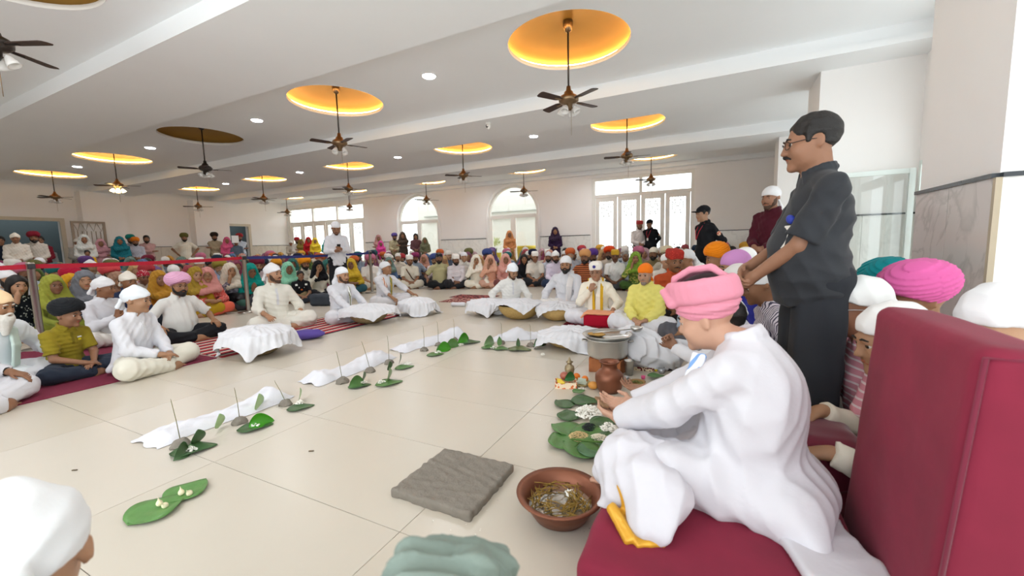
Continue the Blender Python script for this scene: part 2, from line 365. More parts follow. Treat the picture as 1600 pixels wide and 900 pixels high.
def top_prims(P, J, T):
    """T: sleeve long/half/roll, collar band/shirt/none, hem kurta/shirt, loose"""
    f = P.get('fat', 0.0); g = T.get('loose', .014); o = []; R = rotx(P.get('lean', .06)); sit = P.get('kind', 'sit') == 'sit'; u = J['u']
    o += [el(J['belly']+V(0, -.035*f, 0), (.145+.035*f+g, .105+.03*f+g, .155), R, k=.06), el(J['chest']+V(0, .005, 0), (.162+g, .108+g, .16), R, k=.07)]
    for k in 'LR': o.append(rc(J['nb']-u*.022, J['s'+k]-(J['s'+k]-J['nb'])*.1, .058+g*.3, .05+g*.35, k=.05))
    hem = T.get('hem', 'kurta')
    o.append(el(J['pel']+V(0, -.02*f, .02), (.165+.02*f+g, .125+.02*f+g, .12), k=.06))
    if hem == 'kurta':
        if sit:
            o += [el(V(0, -.14, .10), (.21, .16, .075), k=.06), rc(V(-.2, -.06, .08), V(.2, -.06, .08), .075, k=.07), el(V(0, .10, .07), (.2, .1, .065), k=.05)]
        else: o += [rc(J['pel']+V(0, 0, -.02), V(0, .005, .52), .15, .155, k=.06)]
    elif not sit:
        o += [el(J['pel']+V(0, -.015*f, -.06), (.168+.015*f+g*.5, .128+.012*f+g*.5, .22), k=.05)]
    sl = T.get('sleeve', 'long'); w = T.get('sw', .0)
    for k in 'LR':
        s, e, wr = J['s'+k], J['e'+k], J['w'+k]
        if sl == 'half':
            q = s+(e-s)*T.get('sl', .78); o.append(rc(s, q, .052+g*.3, .062+w, k=T.get('k', .04), cap='b'))
        else:
            ka = T.get('ka', .04); o.append(rc(s, e, .052+g*.3, .054+w, k=ka)); fr = .93 if sl == 'long' else (.5 if sl == 'roll' else .2); q = e+(wr-e)*fr
            o.append(rc(e, q, .054+w, (.042+w) if sl == 'long' else .05+w, k=min(ka, .03), cap='b'))
            if sl == 'roll': o.append(rc(q-(wr-e)*.12, q, .054+w, .054+w, k=.004, cap='ab'))
    nt = J['nb']+u*.10
    cz = J['nb']+u*.028
    col = T.get('collar', 'band')
    o.append(sub(rc(J['nb']+u*.005+V(0, .012, 0)*0, nt+u*.1, .062, .066), k=.006))
    if not sit or hem == 'shirt':
        o.append(pl(V(0, 0, T.get('hemz', .80)) if not sit else V(0, 0, .09), (0, 0, -1)))
    if not sit and hem == 'kurta': pass
    if col != 'none':
        Rr = rotx(P.get('lean', .06)+.25); n = 14
        for i in range(n):
            a0, a1 = [(.30 if col == 'shirt' else .13)+(2*math.pi-2*(.30 if col == 'shirt' else .13))*q/n for q in (i, i+1)]
            pt = lambda a, r, z: cz+Rr@V(r*math.sin(a), -r*math.cos(a)*.95, z)
            r0 = .066; o.append(rc(pt(a0, r0, .0), pt(a1, r0, .0), .0095 if col == 'band' else .0125, k=.006)); o.append(rc(pt(a0, r0, .018), pt(a1, r0, .018), .008, k=.006))
        if col == 'shirt':
            for sg in (1, -1):
                o.append(rc(cz+Rr@V(sg*.02, -.066, .01), cz+Rr@V(sg*.058, -.082, -.035), .010, .007, k=.006)); 
            o.append(sub(rc(cz+Rr@V(0, -.09, .03), cz+Rr@V(0, -.11, -.06), .022, .006), k=.006))
        else: o.append(sub(rc(cz+Rr@V(0, -.075, .03), cz+Rr@V(0, -.115, -.09), .008, .004), k=.004))
    return o
def bottom_prims(P, J, B):
    sit = P.get('kind', 'sit') == 'sit'; o = []; lo = B.get('loose', .018); f = P.get('fat', 0.0)
    o.append(el(J['pel'], (.165+lo*.4+.02*f, .122+lo*.4+.02*f, .11), k=.05))
    for k in 'LR':
        h, kn, a = J['h'+k], J['k'+k], J['a'+k]; end = kn+(a-kn)*B.get('len', .9)
        o += [rc(h, kn, .088+lo*.5, .068+lo, k=.045), rc(kn, end, .066+lo, B.get('cuff', .05)+lo*.6, k=.03, cap='b')]
    if sit and B.get('fill', True): o += [el(V(0, -.17, .05), (.19, .15, .05), k=.05)]
    if not sit: o.append(pl(V(0, 0, 1.02), (0, 0, 1)))
    else: o.append(pl(V(0, 0, .004), (0, 0, -1)))
    return o

# ---- things worn on the head, all in head coordinates (eyes at z = 0, face towards -y)
HK = {}
def brow_plane(zf=.047, zb=-.03): return pl((0, -.09, zf), (0, zb-zf, -.19))
def hk(key):
    if key in HK: return HK[key]
    h = .006
    if key == 'eye':
        vs = []; fs = []; mi = []; nr, nc, rad = 9, 12, .0118
        for i in range(nr+1):
            th = math.pi*i/nr
            for j in range(nc):
                ph = 2*math.pi*j/nc; vs.append((rad*1.12*math.sin(th)*math.cos(ph), -rad*math.cos(th)*.9, rad*.85*math.sin(th)*math.sin(ph)))
        for i in range(nr):
            for j in range(nc): fs.append((i*nc+j, (i+1)*nc+j, (i+1)*nc+(j+1) % nc, i*nc+(j+1) % nc)); mi.append(1 if i < 3 else 0)
        me = mesh_from(vs, fs, True, 'eye', mi)
    elif key == 'brow':
        me = MB().tube([(-.018, -.0935, .0215), (0, -.0945, .027), (.018, -.085, .021)], [.003, .0043, .0024], 6).mesh('eyebrow')
    elif key == 'lips':
        me = sdf_mesh([rc((-.021, -.0865, -.059), (0, -.0935, -.0575), .0035, .0055, k=.004), rc((.021, -.0865, -.059), (0, -.0935, -.0575), .0035, .0055, k=.004),
                       rc((-.016, -.088, -.0665), (.016, -.088, -.0665), .0058, k=.003)], .0035, name='lips')
    elif key in ('beard', 'beard_long', 'stubble'):
        g = {'beard': .012, 'beard_long': .016, 'stubble': .0012}[key]
        p = [el((0, -.03, -.07), (.052+g, .054+g, .045+g), k=.02), el((0, -.074, -.1), (.03+g*.6, .024+g*.7, .026+g), k=.02)]
        for sg in (1, -1): p += [el((sg*.05, -.03, -.045), (.02+g*.6, .04, .04), k=.02), rc((sg*.066, -.006, .01), (sg*.06, -.02, -.05), .006+g*.5, .01+g*.5, k=.015)]
        if key == 'beard_long': p += [rc((0, -.07, -.11), (0, -.08, -.22), .05, .022, k=.03)]
        p += [sub(el((0, -.1, -.03), (.052, .06, .042)), k=.012), sub(el((0, -.108, -.064), (.022, .03, .011)), k=.006)]
        p += [rc((0, -.1, -.047), (.028, -.088, -.062), .0052+g*.3, .004+g*.25, k=.006), rc((0, -.1, -.047), (-.028, -.088, -.062), .0052+g*.3, .004+g*.25, k=.006)]
        me = sdf_mesh(p, .0055, folds(.003, 120, 3), name='beard')
    elif key == 'moustache':
        me = sdf_mesh([rc((0, -.1, -.047), (.03, -.086, -.06), .0075, .004, k=.006), rc((0, -.1, -.047), (-.03, -.086, -.06), .0075, .004, k=.006)], .004, folds(.002, 150, 3), name='moustache')
    elif key == 'hair':
        p = [el((0, .022, .041), (.0815, .099, .088), k=.01), rc((.073, -.028, .005), (.074, -.02, .05), .008, k=.02), rc((-.073, -.028, .005), (-.074, -.02, .05), .008, k=.02),
             sub(el((0, -.1, -.015), (.068, .064, .084)), k=.015), pl((0, .02, -.035), (0, -.55, -1)), sub(el((.085, .012, -.012), (.02, .026, .034)), k=.008), sub(el((-.085, .012, -.012), (.02, .026, .034)), k=.008)]
        me = sdf_mesh(p, .0055, folds(.006, 110, 5), name='hair')
    elif key == 'hair_long':
        p = [el((0, .02, .04), (.085, .102, .09), k=.01), rc((0, .07, .0), (0, .09, -.22), .07, .05, k=.04)]
        for sg in (1, -1): p += [rc((sg*.07, .0, .03), (sg*.08, .03, -.16), .028, .025, k=.03)]
        p += [sub(el((0, -.105, -.03), (.062, .075, .095)), k=.015)]
        me = sdf_mesh(p, .007, folds(.006, 90, 5, [(1, .2, 0), (0, 1, .1)]), name='hair')
    elif key == 'wrap':
        p = [el((0, .018, .042), (.088, .107, .09), k=.01), rc((0, -.075, .062), (0, .02, .125), .02, .02, k=.04), brow_plane(.046, -.028),
             el((0, .118, -.012), (.028, .02, .022), k=.015), rc((.012, .122, -.01), (.03, .135, -.09), .016, .022, k=.015), rc((-.012, .122, -.01), (-.022, .14, -.075), .014, .02, k=.01)]
        me = sdf_mesh(p, h, folds(.008, 80, 11, [(0, .45, 1), (.5, .3, .8), (.3, 1, .3)]), name='wrap')
    elif key == 'wrap_tail':
        p = [el((0, .018, .042), (.088, .107, .09), k=.01), brow_plane(.05, -.02), el((0, .118, -.012), (.03, .022, .024), k=.015),
             rc((.0, .12, .0), (.01, .15, -.13), .022, .05, k=.03), rc((0.01, .15, -.13), (.02, .13, -.24), .05, .035, k=.03)]
        me = sdf_mesh(p, h, folds(.008, 70, 21, [(.4, .45, 1), (1, .2, .2), (.3, 1, .5)]), name='wrap')
    elif key == 'cap_square':
        p = [rc((0, .016, .03), (0, .016, .115), .088, .084, k=.01, cap='b'), brow_plane(.04, .0)]
        p[0] = bx((0, .016, .082), (.083, .1, .062), .04, k=.01)
        me = sdf_mesh(p, h, folds(.003, 60, 2), name='cap')
    elif key == 'cap_round':
        me = sdf_mesh([el((0, .018, .045), (.086, .105, .083), k=.01), pl((0, 0, .045), (0, -.15, -1)), ], h, folds(.002, 60, 2), name='cap')
    elif key == 'bandana':
        p = [el((0, .018, .042), (.0865, .106, .089), k=.01), brow_plane(.04, -.03), el((0, .115, -.015), (.02, .018, .02), k=.012),
             rc((.01, .12, -.02), (.035, .125, -.12), .008, .022, k=.012), rc((-.01, .12, -.02), (-.02, .13, -.1), .008, .018, k=.012)]
        me = sdf_mesh(p, h, folds(.004, 70, 4), name='bandana')
    elif key == 'crumpled':
        p = [el((0, .02, .055), (.112, .13, .095), k=.01), rc((-.06, -.05, .13), (.05, .06, .14), .02, .02, k=.03), rc((.0, -.08, .12), (-.05, .05, .145), .015, .02, k=.02), brow_plane(.046, -.04)]
        me = sdf_mesh(p, .0045, folds(.02, 120, 77), name='turban')
    elif key == 'patka':
        p = [el((0, .018, .05), (.092, .112, .092), k=.01), el((0, -.005, .135), (.036, .038, .03), k=.03), brow_plane(.046, -.03), sub(el((0, -.11, .034), (.05, .035, .03)), k=.01)]
        me = sdf_mesh(p, h, folds(.005, 70, 14), name='patka')
    elif key in ('turban', 'turban_round'):
        big = 1.0 if key == 'turban' else .93
        p = [el((0, .02, .075), (.118*big, .135*big, .1), k=.01), el((.035, .0, .085), (.09*big, .125*big, .085), k=.03), el((-.045, .015, .08), (.085*big, .12*big, .085), k=.03), brow_plane(.05, -.045), sub(el((0, -.135, .035), (.055, .05, .05)), k=.012)]
        def td(x, y, z):
            q = z*1.0+.55*np.abs(x+.012)*np.where(y < .03, 1, .3)-.12*y
            return .0075*(np.abs(np.sin(q*math.pi/.021))**.6-.6)
        me = sdf_mesh(p, .0048, td, name='turban')
    elif key == 'dupatta':
        p = [el((0, .022, .043), (.088, .108, .091), k=.01), rc((0, .05, .0), (0, .07, -.2), .09, .13, k=.06), rc((.085, .02, -.03), (.13, -.03, -.25), .04, .06, k=.05), rc((-.085, .02, -.03), (-.13, -.03, -.25), .04, .06, k=.05),
             rc((.12, -.05, -.24), (-.1, -.13, -.27), .05, .055, k=.05), sub(el((0, -.115, -.02), (.07, .115, .1)), k=.012), sub(el((0, -.13, -.1), (.055, .1, .09)), k=.015)]
        me = sdf_mesh(p, .008, folds(.014, 80, 31, [(1, .3, .4), (.2, 1, .5), (1, -.4, .6)]), name='dupatta')
    elif key == 'peak_cap':
        p = [el((0, .016, .05), (.09, .108, .075), k=.01), pl((0, 0, .036), (0, 0, -1)), el((0, -.115, .04), (.066, .07, .009), rotx(-.18), k=.008), sub(el((0, .1, .03), (.03, .03, .03)), k=.01)]
        me = sdf_mesh(p, .005, name='cap')
    elif key == 'glasses':
        m = MB()
        for sg in (1, -1):
            pts = [(sg*.032+.023*math.cos(a)*(1+.1*math.cos(2*a)), -.101+.012*abs(math.cos(a))*(1 if sg*math.cos(a) > 0 else .2), -.002+.017*math.sin(a)) for a in np.linspace(0, 2*math.pi, 17)]
            m.tube(pts, .0016, 5, cap=False); m.tube([(sg*.054, -.092, .004), (sg*.079, -.04, .006), (sg*.082, .02, .0), (sg*.081, .035, -.012)], .0018, 5)
        m.tube([(-.01, -.105, .003), (0, -.108, .006), (.01, -.105, .003)], .0015, 5); me = m.mesh('glasses')
    elif key == 'neck_cloth':
        me = None
    HK[key] = me; return me
def M4(a): return Matrix([list(r) for r in a])

SKINS = ['a8744f', 'b98560', '9a6848', '8a5a3e', 'c4936e', 'ad7b58', 'd8ab90', '7a4c34']
def skin(c):
    r, g, b = [int(c[i:i+2], 16) for i in (0, 2, 4)]; m = (r+g+b)/3; c2 = ''.join('%02x' % int((x*.82+m*.18)*.97) for x in (r, g, b)); return skin2(c2)
def skin2(c): return mat('skin_'+c, c, .5, var=.07, scale=22, sss=.05, bump=.05, bscale=160, spec=.35)
DARK = lambda: mat('hair_black', '15110f', .55, var=.2, scale=60, bump=.3, bscale=160)
GREYH = lambda: mat('hair_grey', '8d8985', .6, var=.2, scale=60, bump=.3, bscale=160)
WHITEH = lambda: mat('hair_white', 'dcd8cf', .6, var=.1, scale=60, bump=.3, bscale=160)
def eye_mats(): return [mat('eye_white', 'bdb3a8', .25, var=0), mat('eye_iris', '1b100b', .2, var=0)]
FIG = {}; TAKEN = []
def fig(key, P, T=None, B=None, h=.014, detail=False, seed=1, famp=.018):
    """pose meshes (body, top, bottom) and head matrix, kept for sharing"""
    if key in FIG: return FIG[key]
    J = joints(P); out = {'HM': J['HM'], 'J': J}
    out['body'] = sdf_mesh(body_prims(P, J, detail), h, name='body')
    if T is not None: out['top'] = sdf_mesh(top_prims(P, J, T)+T.get('extra', []), h*(1.25 if detail else 1), folds(famp, 72, seed), name='top')
    if B is not None: out['bottom'] = sdf_mesh(bottom_prims(P, J, B)+B.get('extra', []), h*(1.3 if detail else 1), folds(famp*1.1, 62, seed+7), name='bottom')
    FIG[key] = out; return out
def person(F, loc, face, label, group=None, scale=1.0, skinc='a8744f', top=('kurta', None), bottom=('trousers', None), head=(), face_detail=2, beard=None, hairm=None, cat='person'):
    """head: list of (part name, kit key, material)"""
    o = empty('person', loc, face, label, cat, group); o.scale = (scale,)*3; TAKEN.append((loc[0], loc[1]))
    link('body', F['body'], skin(skinc), o)
    if 'top' in F: link(top[0], F['top'], top[1], o)
    if 'bottom' in F: link(bottom[0], F['bottom'], bottom[1], o)
    HM = M4(F['HM']); hm = hairm or DARK()
    if face_detail >= 1:
        for sg in (1, -1):
            link('eye', hk('eye'), eye_mats(), o, matrix=HM@Matrix.Translation((sg*.031, -.0795, -.0005)))
            link('eyebrow', hk('brow'), hm, o, matrix=HM@Matrix.Translation((sg*.031, 0, 0))@Matrix.Diagonal((sg, 1, 1, 1)))
    if face_detail >= 2: link('lips', hk('lips'), mat('lips_'+skinc, ''.join('%02x' % int(int(skinc[i:i+2], 16)*q) for i, q in ((0, .92), (2, .72), (4, .72))), .45, var=.05), o, matrix=HM)
    if beard: link('beard' if beard != 'moustache' else 'moustache', hk(beard), (mat('stubble_dark', '4b3527', .8, var=.2, scale=90) if hairm is None else mat('stubble_grey', '8a7a70', .8, var=.2, scale=90)) if beard == 'stubble' else hm, o, matrix=HM)
    for nm, key, m in head: link(nm, hk(key), m, o, matrix=HM)
    return o

from mathutils.bvhtree import BVHTree
def placket(o, F, m, z0, z1, w=.014, x=0.0, name='placket'):
    """button strip lying on the chest"""
    bv = BVHTree.FromPolygons([v.co[:] for v in F['top'].vertices], [p.vertices[:] for p in F['top'].polygons]); vs = []; n = 12
    for i in range(n):
        z = z1+(z0-z1)*i/(n-1)
        for dx in (-w, w):
            h = bv.ray_cast(Vector((x+dx, -.9, z)), Vector((0, 1, 0)))[0]
            y = h.y if h is not None else -.1
            vs.append((x+dx, y-.004, z))
    vs2 = vs+[(a, b+.008, c) for a, b, c in vs]; N2 = len(vs); fs = []
    for i in range(n-1): a = 2*i; fs += [(a, a+1, a+3, a+2), (a, a+2, N2+a+2, N2+a), (a+1, N2+a+1, N2+a+3, a+3)]
    return link(name, mesh_from(vs2, fs, False, name), m, o)
# ------------------------------------------------------------------ the hall
ZC, ZS, RD = 3.50, 3.275, .74
XE, XW, YN, YS = 2.30, -20.0, 14.0, -2.2
BEAMS = [(2.47, 3.80), (6.50, 7.75), (10.40, 11.55)]
ROWS = [1.3, 5.05, 8.85, 12.5]
DX = [-1.66-4.03*k for k in range(5)]
def dxs(cy): return [x+(.27 if cy < 2 else 0) for x in DX]
WS = 1.33
wallm = mat('wall_paint', 'f3f1ef', .62, var=.02, scale=2.0, bump=.03, bscale=90)
ceilm = mat('ceiling_paint', 'f4f6f7', .7, var=.02, scale=1.5)
trimm = mat('white_frame', 'eceae4', .4, var=.02)
blackm = mat('black_granite', '3c4146', .25, var=.15, scale=30)
tile_mats = []
for i, c in enumerate(('c9c1b3', 'c7beaf', 'ccc4b7')):
    tile_mats.append(mat('floor_tile_%d' % i, c, .3, var=.035, scale=2.6, coat=.0, spec=.5, bump=.008, bscale=25))
grout = mat('grout', '8d857b', .9, var=.1, scale=30)
def marble(key, base, vein, rough=.18):
    if key in MATS: return MATS[key]
    m = bpy.data.materials.new(key); MATS[key] = m; m.use_nodes = True; N = m.node_tree.nodes; L = m.node_tree.links; b = N['Principled BSDF']
    b.inputs['Roughness'].default_value = rough; tc = N.new('ShaderNodeTexCoord'); no = N.new('ShaderNodeTexNoise'); no.inputs['Scale'].default_value = 1.7; no.inputs['Detail'].default_value = 8; no.inputs['Distortion'].default_value = 1.8
    L.new(tc.outputs['Object'], no.inputs['Vector']); rp = N.new('ShaderNodeValToRGB'); e = rp.color_ramp.elements
    e[0].position = .44; e[0].color = (*srgb(base), 1); e[1].position = .56; e[1].color = (*srgb(base), 1); v = e.new(.5); v.color = (*srgb(vein), 1); e2 = e.new(.47); e2.color = (*srgb(base), 1)
    L.new(no.outputs['Fac'], rp.inputs[0]); L.new(rp.outputs[0], b.inputs['Base Color']); return m
marb_w = marble('marble_white', 'eeeeea', 'e2e2de'); marb_g = marble('marble_grey', 'cfc8c4', 'bdb6b2')
glassm = bpy.data.materials.new('window_glass'); glassm.use_nodes = True
_N = glassm.node_tree.nodes; _L = glassm.node_tree.links; _N.remove(_N['Principled BSDF'])
_t = _N.new('ShaderNodeBsdfTransparent'); _t.inputs[0].default_value = (.965, .975, .97, 1); _g = _N.new('ShaderNodeBsdfGlossy'); _g.inputs['Roughness'].default_value = .03
_x = _N.new('ShaderNodeMixShader'); _x.inputs[0].default_value = .07
_L.new(_t.outputs[0], _x.inputs[1]); _L.new(_g.outputs[0], _x.inputs[2]); _L.new(_x.outputs[0], _N['Material Output'].inputs[0])

# floor: a grout bed with each tile laid on it
fl = MB().box(XW-.3, XE+.3, YS, YN+.3, -.06, -.004).build('floor', grout); tag(fl, kind='structure')
TX, TY, TX0, TY0 = 1.222, .5925, -2.251, 1.070
tile_me = MB().box(.0015, TX-.0015, .0015, TY-.0015, -.0035, 0).mesh('tile')
random.seed(4)
near = [(i, j) for i in range(-6, 4) for j in range(-2, 14)]
for i, j in near:
    link('tile', tile_me, tile_mats[(i*7+j*3) % 3], fl, loc=(TX0+i*TX, TY0+j*TY, 0))
far_tiles = MB()
for i in range(-15, 4):
    for j in range(-6, 23):
        if (i, j) not in near:
            x, y = TX0+i*TX, TY0+j*TY
            if x > XW-.5 and x < XE+.2 and y < YN: far_tiles.box(x+.0015, x+TX-.0015, y+.0015, y+TY-.0015, -.0035, 0)
tag(far_tiles.build('floor_tiles_far', tile_mats[0], fl), kind='stuff')

# ceiling with round openings, beams, coves
ce = MB()
def cell(cx, cy, q, r):
    n = 64; vs = []
    for i in range(n):
        a = 2*math.pi*i/n; c, s = math.cos(a), math.sin(a); t = q/max(abs(c), abs(s)); vs += [(cx+r*c, cy+r*s, ZC), (cx+t*c, cy+t*s, ZC)]
    ce.add(vs, [(2*i, 2*i+1, 2*((i+1) % n)+1, 2*((i+1) % n)) for i in range(n)])
Q = .95
edges = [(YS, BEAMS[0][0]), (BEAMS[0][1], BEAMS[1][0]), (BEAMS[1][1], BEAMS[2][0]), (BEAMS[2][1], YN)]
def quad(x0, x1, y0, y1): ce.add([(x0, y0, ZC), (x0, y1, ZC), (x1, y1, ZC), (x1, y0, ZC)], [(0, 1, 2, 3)])
for (y0, y1), cy in zip(edges, ROWS):
    quad(XW, XE, y0, cy-Q); quad(XW, XE, cy+Q, y1); xs = [XW]
    for cx in sorted(dxs(cy)):
        quad(xs[-1], cx-Q, cy-Q, cy+Q); cell(cx, cy, Q, RD); xs.append(cx+Q)
    quad(xs[-1], XE, cy-Q, cy+Q)
ceil = ce.build('ceiling', ceilm); tag(ceil, kind='structure')
roof = MB().box(XW-.4, XE+.4, YS, YN+.4, ZC+.55, ZC+.65).build('roof_slab', ceilm, ceil)
for i, (y0, y1) in enumerate(BEAMS):
    m = MB().box(XW, XE, y0, y1, ZS, ZC+.02); m.box(XW, XE, y0-.035, y0, ZS+.0, ZS+.075)
    tag(m.build('trim_%d' % (i+1), ceilm), kind='structure')
tag(MB().box(XW, XE, YN-.22, YN, ZC-.13, ZC+.02).build('trim_4', ceilm), kind='structure')
gold = mat('gold_leaf_paint', 'a37c3c', .45, .2, var=.12, scale=3)
lipm = mat('cove_lip', 'f0ece6', .6, var=0)
ledm = mat('cove_led', 'ffd080', .5, var=0, emit='ffd488', estr=COVE_STRENGTH)
dome_me = MB().lathe([(RD+.13, ZC+.055), (RD+.12, ZC+.10), (RD*.85, ZC+.19), (RD*.5, ZC+.245), (.02, ZC+.27)], 48).mesh('dome')
lip_me = MB().lathe([(RD+.14, ZC+.05), (RD+.01, ZC+.05), (RD, ZC+.045), (RD, ZC-.002), (RD+.002, ZC-.004)], 48).mesh('cove_lip')
led_me = MB().lathe([(RD+.055+.012*math.cos(a), ZC+.07+.012*math.sin(a)) for a in np.linspace(0, 2*math.pi, 9)], 48).mesh('led_strip')
UNLIT = {(2, 1), (1, 0), (2, 0), (3, 0), (4, 0)}
for r, cy in enumerate(ROWS):
    for k, cx in enumerate(dxs(cy)):
        link('dome', dome_me, gold, ceil, loc=(cx, cy, 0)); link('cove_lip', lip_me, lipm, ceil, loc=(cx, cy, 0))
        if (k, r) not in UNLIT: link('led_strip', led_me, ledm, ceil, loc=(cx, cy, 0))

# walls with openings; s runs along the wall
def wall(name, to, s0, s1, z1, ops, th, m):
    mb = MB()
    def q(a, b, c, d, both=True):
        mb.add([to(*p, 0) for p in (a, b, c, d)], [(0, 1, 2, 3)]); mb.add([to(*p, th) for p in (d, c, b, a)], [(0, 1, 2, 3)])
    def rev(a, b): mb.add([to(*a, 0), to(*b, 0), to(*b, th), to(*a, th)], [(0, 1, 2, 3)])
    cur = s0
    for (a, b, zb, zt, arch) in sorted(ops):
        if a > cur: q((cur, 0), (a, 0), (a, z1), (cur, z1))
        if zb > 0: q((a, 0), (b, 0), (b, zb), (a, zb)); rev((a, zb), (b, zb))
        if arch:
            r = (b-a)/2; c = (a+b)/2; sp = zt-r; n = 28; pts = [(c-r*math.cos(math.pi*i/n), sp+r*math.sin(math.pi*i/n)) for i in range(n+1)]
            for p, p2 in zip(pts, pts[1:]): q(p, p2, (p2[0], z1), (p[0], z1)); rev(p, p2)
            rev((a, zb), (a, sp)); rev((b, sp), (b, zb))
        else:
            q((a, zt), (b, zt), (b, z1), (a, z1)); rev((a, zt), (b, zt)); rev((a, zb), (a, zt)); rev((b, zt), (b, zb))
        cur = b
    q((cur, 0), (s1, 0), (s1, z1), (cur, z1))
    return tag(mb.build(name, m), kind='structure')
NOPS = [(-19.9, -14.5, 0, 3.22, False), (-12.5, -10.32, 0, 3.30, True), (-7.93, -5.84, 0, 3.29, True), (-3.80, -.57, 0, 3.26, False)]
wn = wall('wall_north', lambda s, z, d: (s, YN+d, z), XW, XE, ZC+.02, NOPS, .25, wallm)
EOPS = [(.2, 2.3, 0, 3.1, True), (4.1, 6.72, 0, 3.15, True), (8.2, 10.3, 0, 3.1, True)]  # first and last openings are out of view, added to bring in more daylight
we = wall('wall_east', lambda s, z, d: (XE+d, s, z), YS, YN, ZC+.02, EOPS, .25, wallm)
WOPS = [(2.9, 5.72, 0, 2.26, False), (10.98, 12.0, 0, 2.27, False)]
ww = wall('wall_west', lambda s, z, d: (XW-d, s, z), YS, YN, ZC+.02, WOPS, .25, wallm)
SOPS = [(-5.2, XE-.1, 0, 3.4, False)]  # unseen wall added to darken the left; opening sized to light the near floor
ws_ = wall('wall_south_unseen', lambda s, z, d: (s, YS-d, z), XW, XE, ZC+.02, SOPS, .25, wallm)
# piers on the east wall, columns on the west wall
def pier(name, x0, x1, y0, y1, m=wallm): return tag(MB().box(x0, x1, y0, y1, 0, ZS).build(name, m), kind='structure')
p1 = pier('wall_pier_east_near', 1.25, XE, 2.885, 3.75); p2 = pier('wall_pier_east_middle', 1.24, XE, 7.0, 7.78); p3 = pier('wall_pier_east_far', 1.24, XE, 10.9, 11.55)
c1 = pier('wall_column_west_near', XW, XW+.45, 6.15, 7.35); c2 = pier('wall_column_west_far', XW, XW+.45, 9.55, 10.9)
# marble dado: each slab its own piece, a dark strip on top
def dado(parent, to, s0, s1, step, m, z1=WS, strip=True):
    n = max(1, round((s1-s0)/step)); w = (s1-s0)/n
    for i in range(n):
        a, b = s0+i*w+.002, s0+(i+1)*w-.002; mb = MB()
        pts = [to(a, 0, 0), to(b, 0, 0), to(b, z1, 0), to(a, z1, 0), to(a, 0, -.018), to(b, 0, -.018), to(b, z1, -.018), to(a, z1, -.018)]
        mb.add(pts, [(4, 5, 6, 7), (0, 4, 7, 3), (1, 2, 6, 5), (3, 7, 6, 2)]); mb.build('marble_slab', m, parent)
    if strip:
        mb = MB(); pts = [to(s0, z1, 0), to(s1, z1, 0), to(s1, z1+.022, 0), to(s0, z1+.022, 0), to(s0, z1, -.03), to(s1, z1, -.03), to(s1, z1+.022, -.03), to(s0, z1+.022, -.03)]
        mb.add(pts, [(0, 1, 5, 4), (4, 5, 6, 7), (3, 7, 6, 2), (0, 4, 7, 3), (1, 2, 6, 5)]); mb.build('dado_strip', blackm, parent)
nn = lambda s, z, d: (s, YN+d, z)
for a, b in ((-14.5, -12.56), (-10.26, -8.0), (-5.78, -3.86), (-.5, XE)): dado(wn, nn, a, b, .62, marb_w)
ew = lambda x: (lambda s, z, d: (x+d, s, z)); sn = lambda y: (lambda s, z, d: (s, y+d, z)); wwf = lambda x: (lambda s, z, d: (x-d, s, z))
dado(p1, ew(1.25), 2.885, 3.75, .44, marb_g); dado(p1, sn(2.885), 1.25, XE, .55, marb_w)
MB().box(1.228, 1.252, 2.863, 2.887, 0, WS).build('corner_bead', mat('beige_bead', 'b7aa93', .5), p1)
dado(p2, ew(1.24), 7.0, 7.78, .4, marb_w); dado(p2, sn(7.0), 1.24, XE, .53, marb_w)
dado(p3, ew(1.24), 10.9, 11.55, .4, marb_w); dado(p3, sn(10.9), 1.24, XE, .53, marb_w)
dado(we, ew(XE), 7.78, 8.15, .4, marb_w); dado(we, ew(XE), 11.55, YN, .6, marb_w)
marb_b = marble('marble_beige', 'd6cec0', 'cac1b3')
for a, b in ((5.8, 6.15), (7.35, 9.55), (12.1, YN)): dado(ww, wwf(XW), a, b, .6, marb_b)
dado(c1, wwf(XW+.45), 6.15, 7.35, .6, marb_b); dado(c2, wwf(XW+.45), 9.55, 10.9, .6, marb_b); dado(c1, sn(6.15), XW, XW+.45, .5, marb_b); dado(c2, sn(9.55), XW, XW+.45, .5, marb_b)

# windows and doors
def bars(name, parent, segs, w, y0, y1, m, ax='x', pos=0):
    for (a, b) in segs:
        (s0, z0), (s1, z1) = a, b
        mb = MB()
        e = .004 if z0 == z1 else 0.0; l = -w/2 if z0 == z1 else w/2; v = -w/2 if z0 != z1 and len(segs) > 1 else w/2; v = w/2
        if ax == 'x': mb.box(min(s0, s1)-l, max(s0, s1)+l, y0+e, y1-e, min(z0, z1)-v, max(z0, z1)+v)
        else: mb.box(y0+e, y1-e, min(s0, s1)-l, max(s0, s1)+l, min(z0, z1)-v, max(z0, z1)+v)
        mb.build(name, m, parent)
def pane(parent, s0, s1, z0, z1, y, ax='x', arch=None):
    mb = MB()
    if arch:
        r = (s1-s0)/2; c = (s0+s1)/2; poly = [(c-r*math.cos(math.pi*i/24), z0+r*math.sin(math.pi*i/24)) for i in range(25)]
    else: poly = [(s0, z0), (s1, z0), (s1, z1), (s0, z1)]
    n = len(poly); vs = [((s, y, z) if ax == 'x' else (y, s, z)) for s, z in poly]+[((s, y+.006, z) if ax == 'x' else (y+.006, s, z)) for s, z in poly]
    mb.add(vs, [tuple(range(n)), tuple(range(2*n-1, n-1, -1))]+[(i, (i+1) % n, n+(i+1) % n, n+i) for i in range(n)]); return mb.build('pane', glassm, parent)
